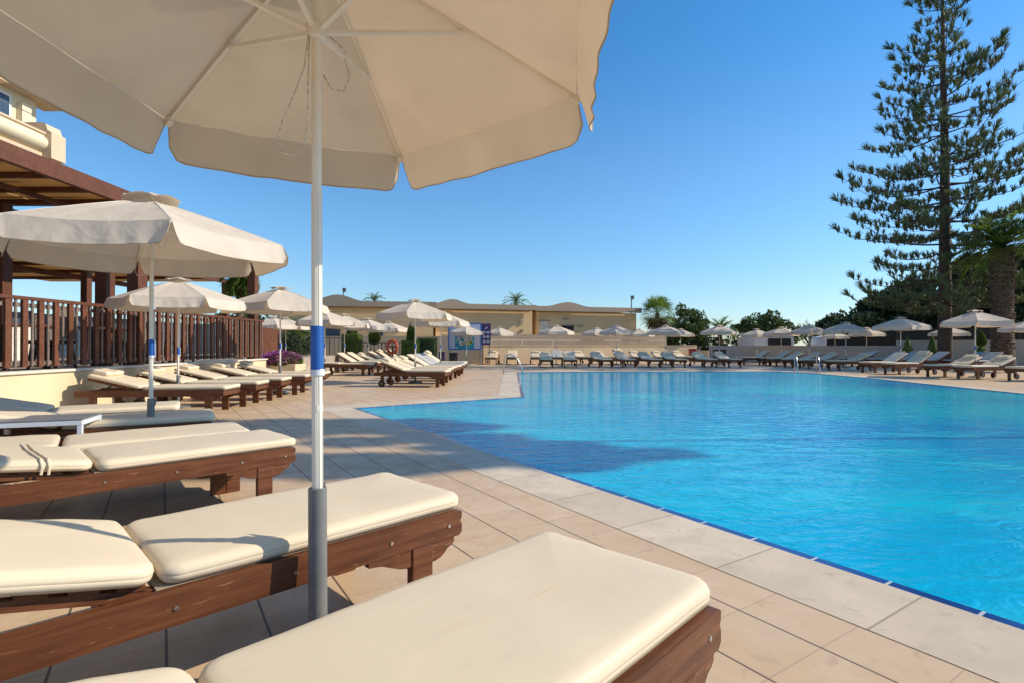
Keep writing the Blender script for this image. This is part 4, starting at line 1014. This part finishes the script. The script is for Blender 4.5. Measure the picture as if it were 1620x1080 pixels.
for px in (712, 760): MB().tube([(sgx(px), .05, 0), (sgx(px), .05, ZH(512, d))], .035, 8).build('post', 'grey_tube', sb)
d2 = 31.6; sp = empty('information_sign', GX(769, d2), 0, 'dark purple sign with white round symbols beside the pale board', 'sign')
k2 = d2 / FPX
MB().box((0, 0, (ZH(512, d2) + ZH(545.5, d2)) / 2), (14.5 * k2, .06, ZH(512, d2) - ZH(545.5, d2))).build('board', 'sign_purple', sp)
for r_ in range(3):
    for c_ in (-1, 1):
        m_ = MB().lathe([(.0, 0), (.085, 0), (.085, .012), (.05, .013)], 16); xform(m_, Matrix.Translation((c_ * 2.9 * k2, -.031, ZH(526 + r_ * 7, d2))) @ Matrix.Rotation(R(90), 4, 'X'))
        so2 = m_.build('round_symbol', 'sign_white', sp)
        MB().box((c_ * 2.9 * k2 + (.015 if r_ % 2 else -.01), -.047, ZH(526 + r_ * 7, d2)), (.03 + .02 * r_, .006, .07 - .015 * r_)).build('pictogram', 'sign_purple', so2)
MB().prism([(-.11, ZH(520.5, d2)), (.05, ZH(517.5, d2)), (.12, ZH(519.5, d2)), (.02, ZH(519.8, d2)), (-.05, ZH(521, d2))], -.045, -.031).prism([(-.02, ZH(515, d2)), (.02, ZH(513.3, d2)), (.03, ZH(515, d2))], -.045, -.031).build('emblem', 'sign_white', sp)
for s in (-1, 1): MB().tube([(s * 5 * k2, .05, 0), (s * 5 * k2, .05, ZH(530, d2))], .03, 8).build('post', 'grey_tube', sp)

# cabinets, bins, fire box
def cabinet(px, d, w_, h_, mat, label, z=0, name='cabinet', dep=.5):
    c = empty(name, GX(px, d, z), 0, label, 'cabinet' if name == 'cabinet' else name.replace('_', ' '))
    MB().box((0, 0, h_ * .5 + .04), (w_, dep, h_ * .88), bev=.02).build('body', mat, c); MB().box((0, 0, h_ * .97 + .04), (w_ + .06, dep + .06, h_ * .06), bev=.01).build('lid', mat, c)
    MB().box((w_ * .28, -dep / 2 - .012, h_ * .55), (.03, .024, .12)).build('handle', 'grey_tube', c)
    for sx in (-1, 1): MB().box((sx * w_ * .38, 0, .03), (.07, dep * .8, .09)).build('foot', 'black_metal', c)
    return c
cabinet(717.5, 30.0, .44, .66, 'black_metal', 'dark green-black bin under the pale blue sign board', name='waste_bin', dep=.4)
cabinet(1138, 32.5, .62, .82, 'black_metal', 'black metal cabinet in the gap between the walls')
cabinet(1095.5, 37.6, .46, .42, 'red_paint', 'red fire box mounted at the right end of the beige wall', z=.42, name='fire_box', dep=.3)
cabinet(699, 31, .34, .7, 'sign_purple', 'small reddish stand behind the sign poles', name='menu_stand', dep=.2)
# wall lights on grey wall
for px, d, lab in ((1174, 35.0, 'first'), (1269, 33.3, 'second'), (1317, 32.5, 'third'), (1365, 31.6, 'fourth'), (1414, 30.8, 'fifth'), (1463, 30.1, 'sixth'), (1538, 29.2, 'seventh')):
    o = MB().box((0, 0, 0), (.12, .08, .16), bev=.02).box((0, -.05, -.03), (.08, .04, .06)).build('wall_light', 'wall_dark', None, loc=GX(px, d - .25, .75)); tag(o, lab + ' small wall light from the left on the grey wall', 'wall light', 'small lights on the grey wall')
# white hut and tank, dark screen
d = 40; h = empty('service_hut', GX(1225, d), 0, 'low white hut with a dark opening behind the grey wall', 'hut')
wpx = d / FPX
MB().box((0, 1.5, .85), (62 * wpx, 3, 1.7)).build('wall', 'hut_white', h); MB().box((2 * wpx, 1.5, 1.78), (54 * wpx, 3.2, .12)).box((-1.0, 1.5, 1.95), (28 * wpx, 2.6, .14)).build('roof', 'hut_white', h)
MB().box((8 * wpx, -.02, 1.35), (36 * wpx, .06, .5)).build('opening', 'dark', h)
tk = empty('water_tank', GX(1298, 40), 0, 'white cylindrical water tank behind the grey wall', 'tank')
MB().lathe([(.62, 0), (.62, 1.45), (.58, 1.6), (.45, 1.7), (.2, 1.76), (.0, 1.77)], 24).build('tank', 'hut_white', tk, smooth=40); MB().lathe([(.1, 1.77), (.1, 1.85), (.0, 1.86)], 12).build('lid', 'hut_white', tk, smooth=40)
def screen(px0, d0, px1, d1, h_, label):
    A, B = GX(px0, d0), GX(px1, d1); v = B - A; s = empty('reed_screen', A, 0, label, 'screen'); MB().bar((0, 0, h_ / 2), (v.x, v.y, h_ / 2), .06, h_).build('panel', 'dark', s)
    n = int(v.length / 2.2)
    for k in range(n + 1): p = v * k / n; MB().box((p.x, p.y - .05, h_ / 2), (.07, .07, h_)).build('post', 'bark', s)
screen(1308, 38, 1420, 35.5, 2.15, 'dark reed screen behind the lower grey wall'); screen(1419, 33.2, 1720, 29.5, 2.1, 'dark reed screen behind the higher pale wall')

# pool ladders
def handrails(pos, yaw, label, w_=.5):
    t = empty('pool_ladder', pos, yaw, label, 'pool ladder')
    for s in (-1, 1):
        P = [(s * w_ / 2, .42, 0), (s * w_ / 2, .42, .55)] + [(s * w_ / 2, .42 - .28 * (1 - math.cos(R(a))), .55 + .2 * math.sin(R(a))) for a in (30, 60, 90)] + [(s * w_ / 2, -.10, .60), (s * w_ / 2, -.28, .25), (s * w_ / 2, -.36, -.15)]
        MB().tube(P, .021, 10).build('rail', 'steel', t, smooth=True)
    MB().box((0, -.34, -.2), (w_, .09, .03)).build('step', 'steel', t)
    return t
q1 = G(818, 590); handrails((q1.x - .1, q1.y, 0), R(90), 'chrome pool handrails at the inner pool corner left of the far rows')
q2 = G(1277, 589); handrails((q2.x, q2.y, 0), R(-20), 'chrome pool ladder at the far right side of the pool', .8)
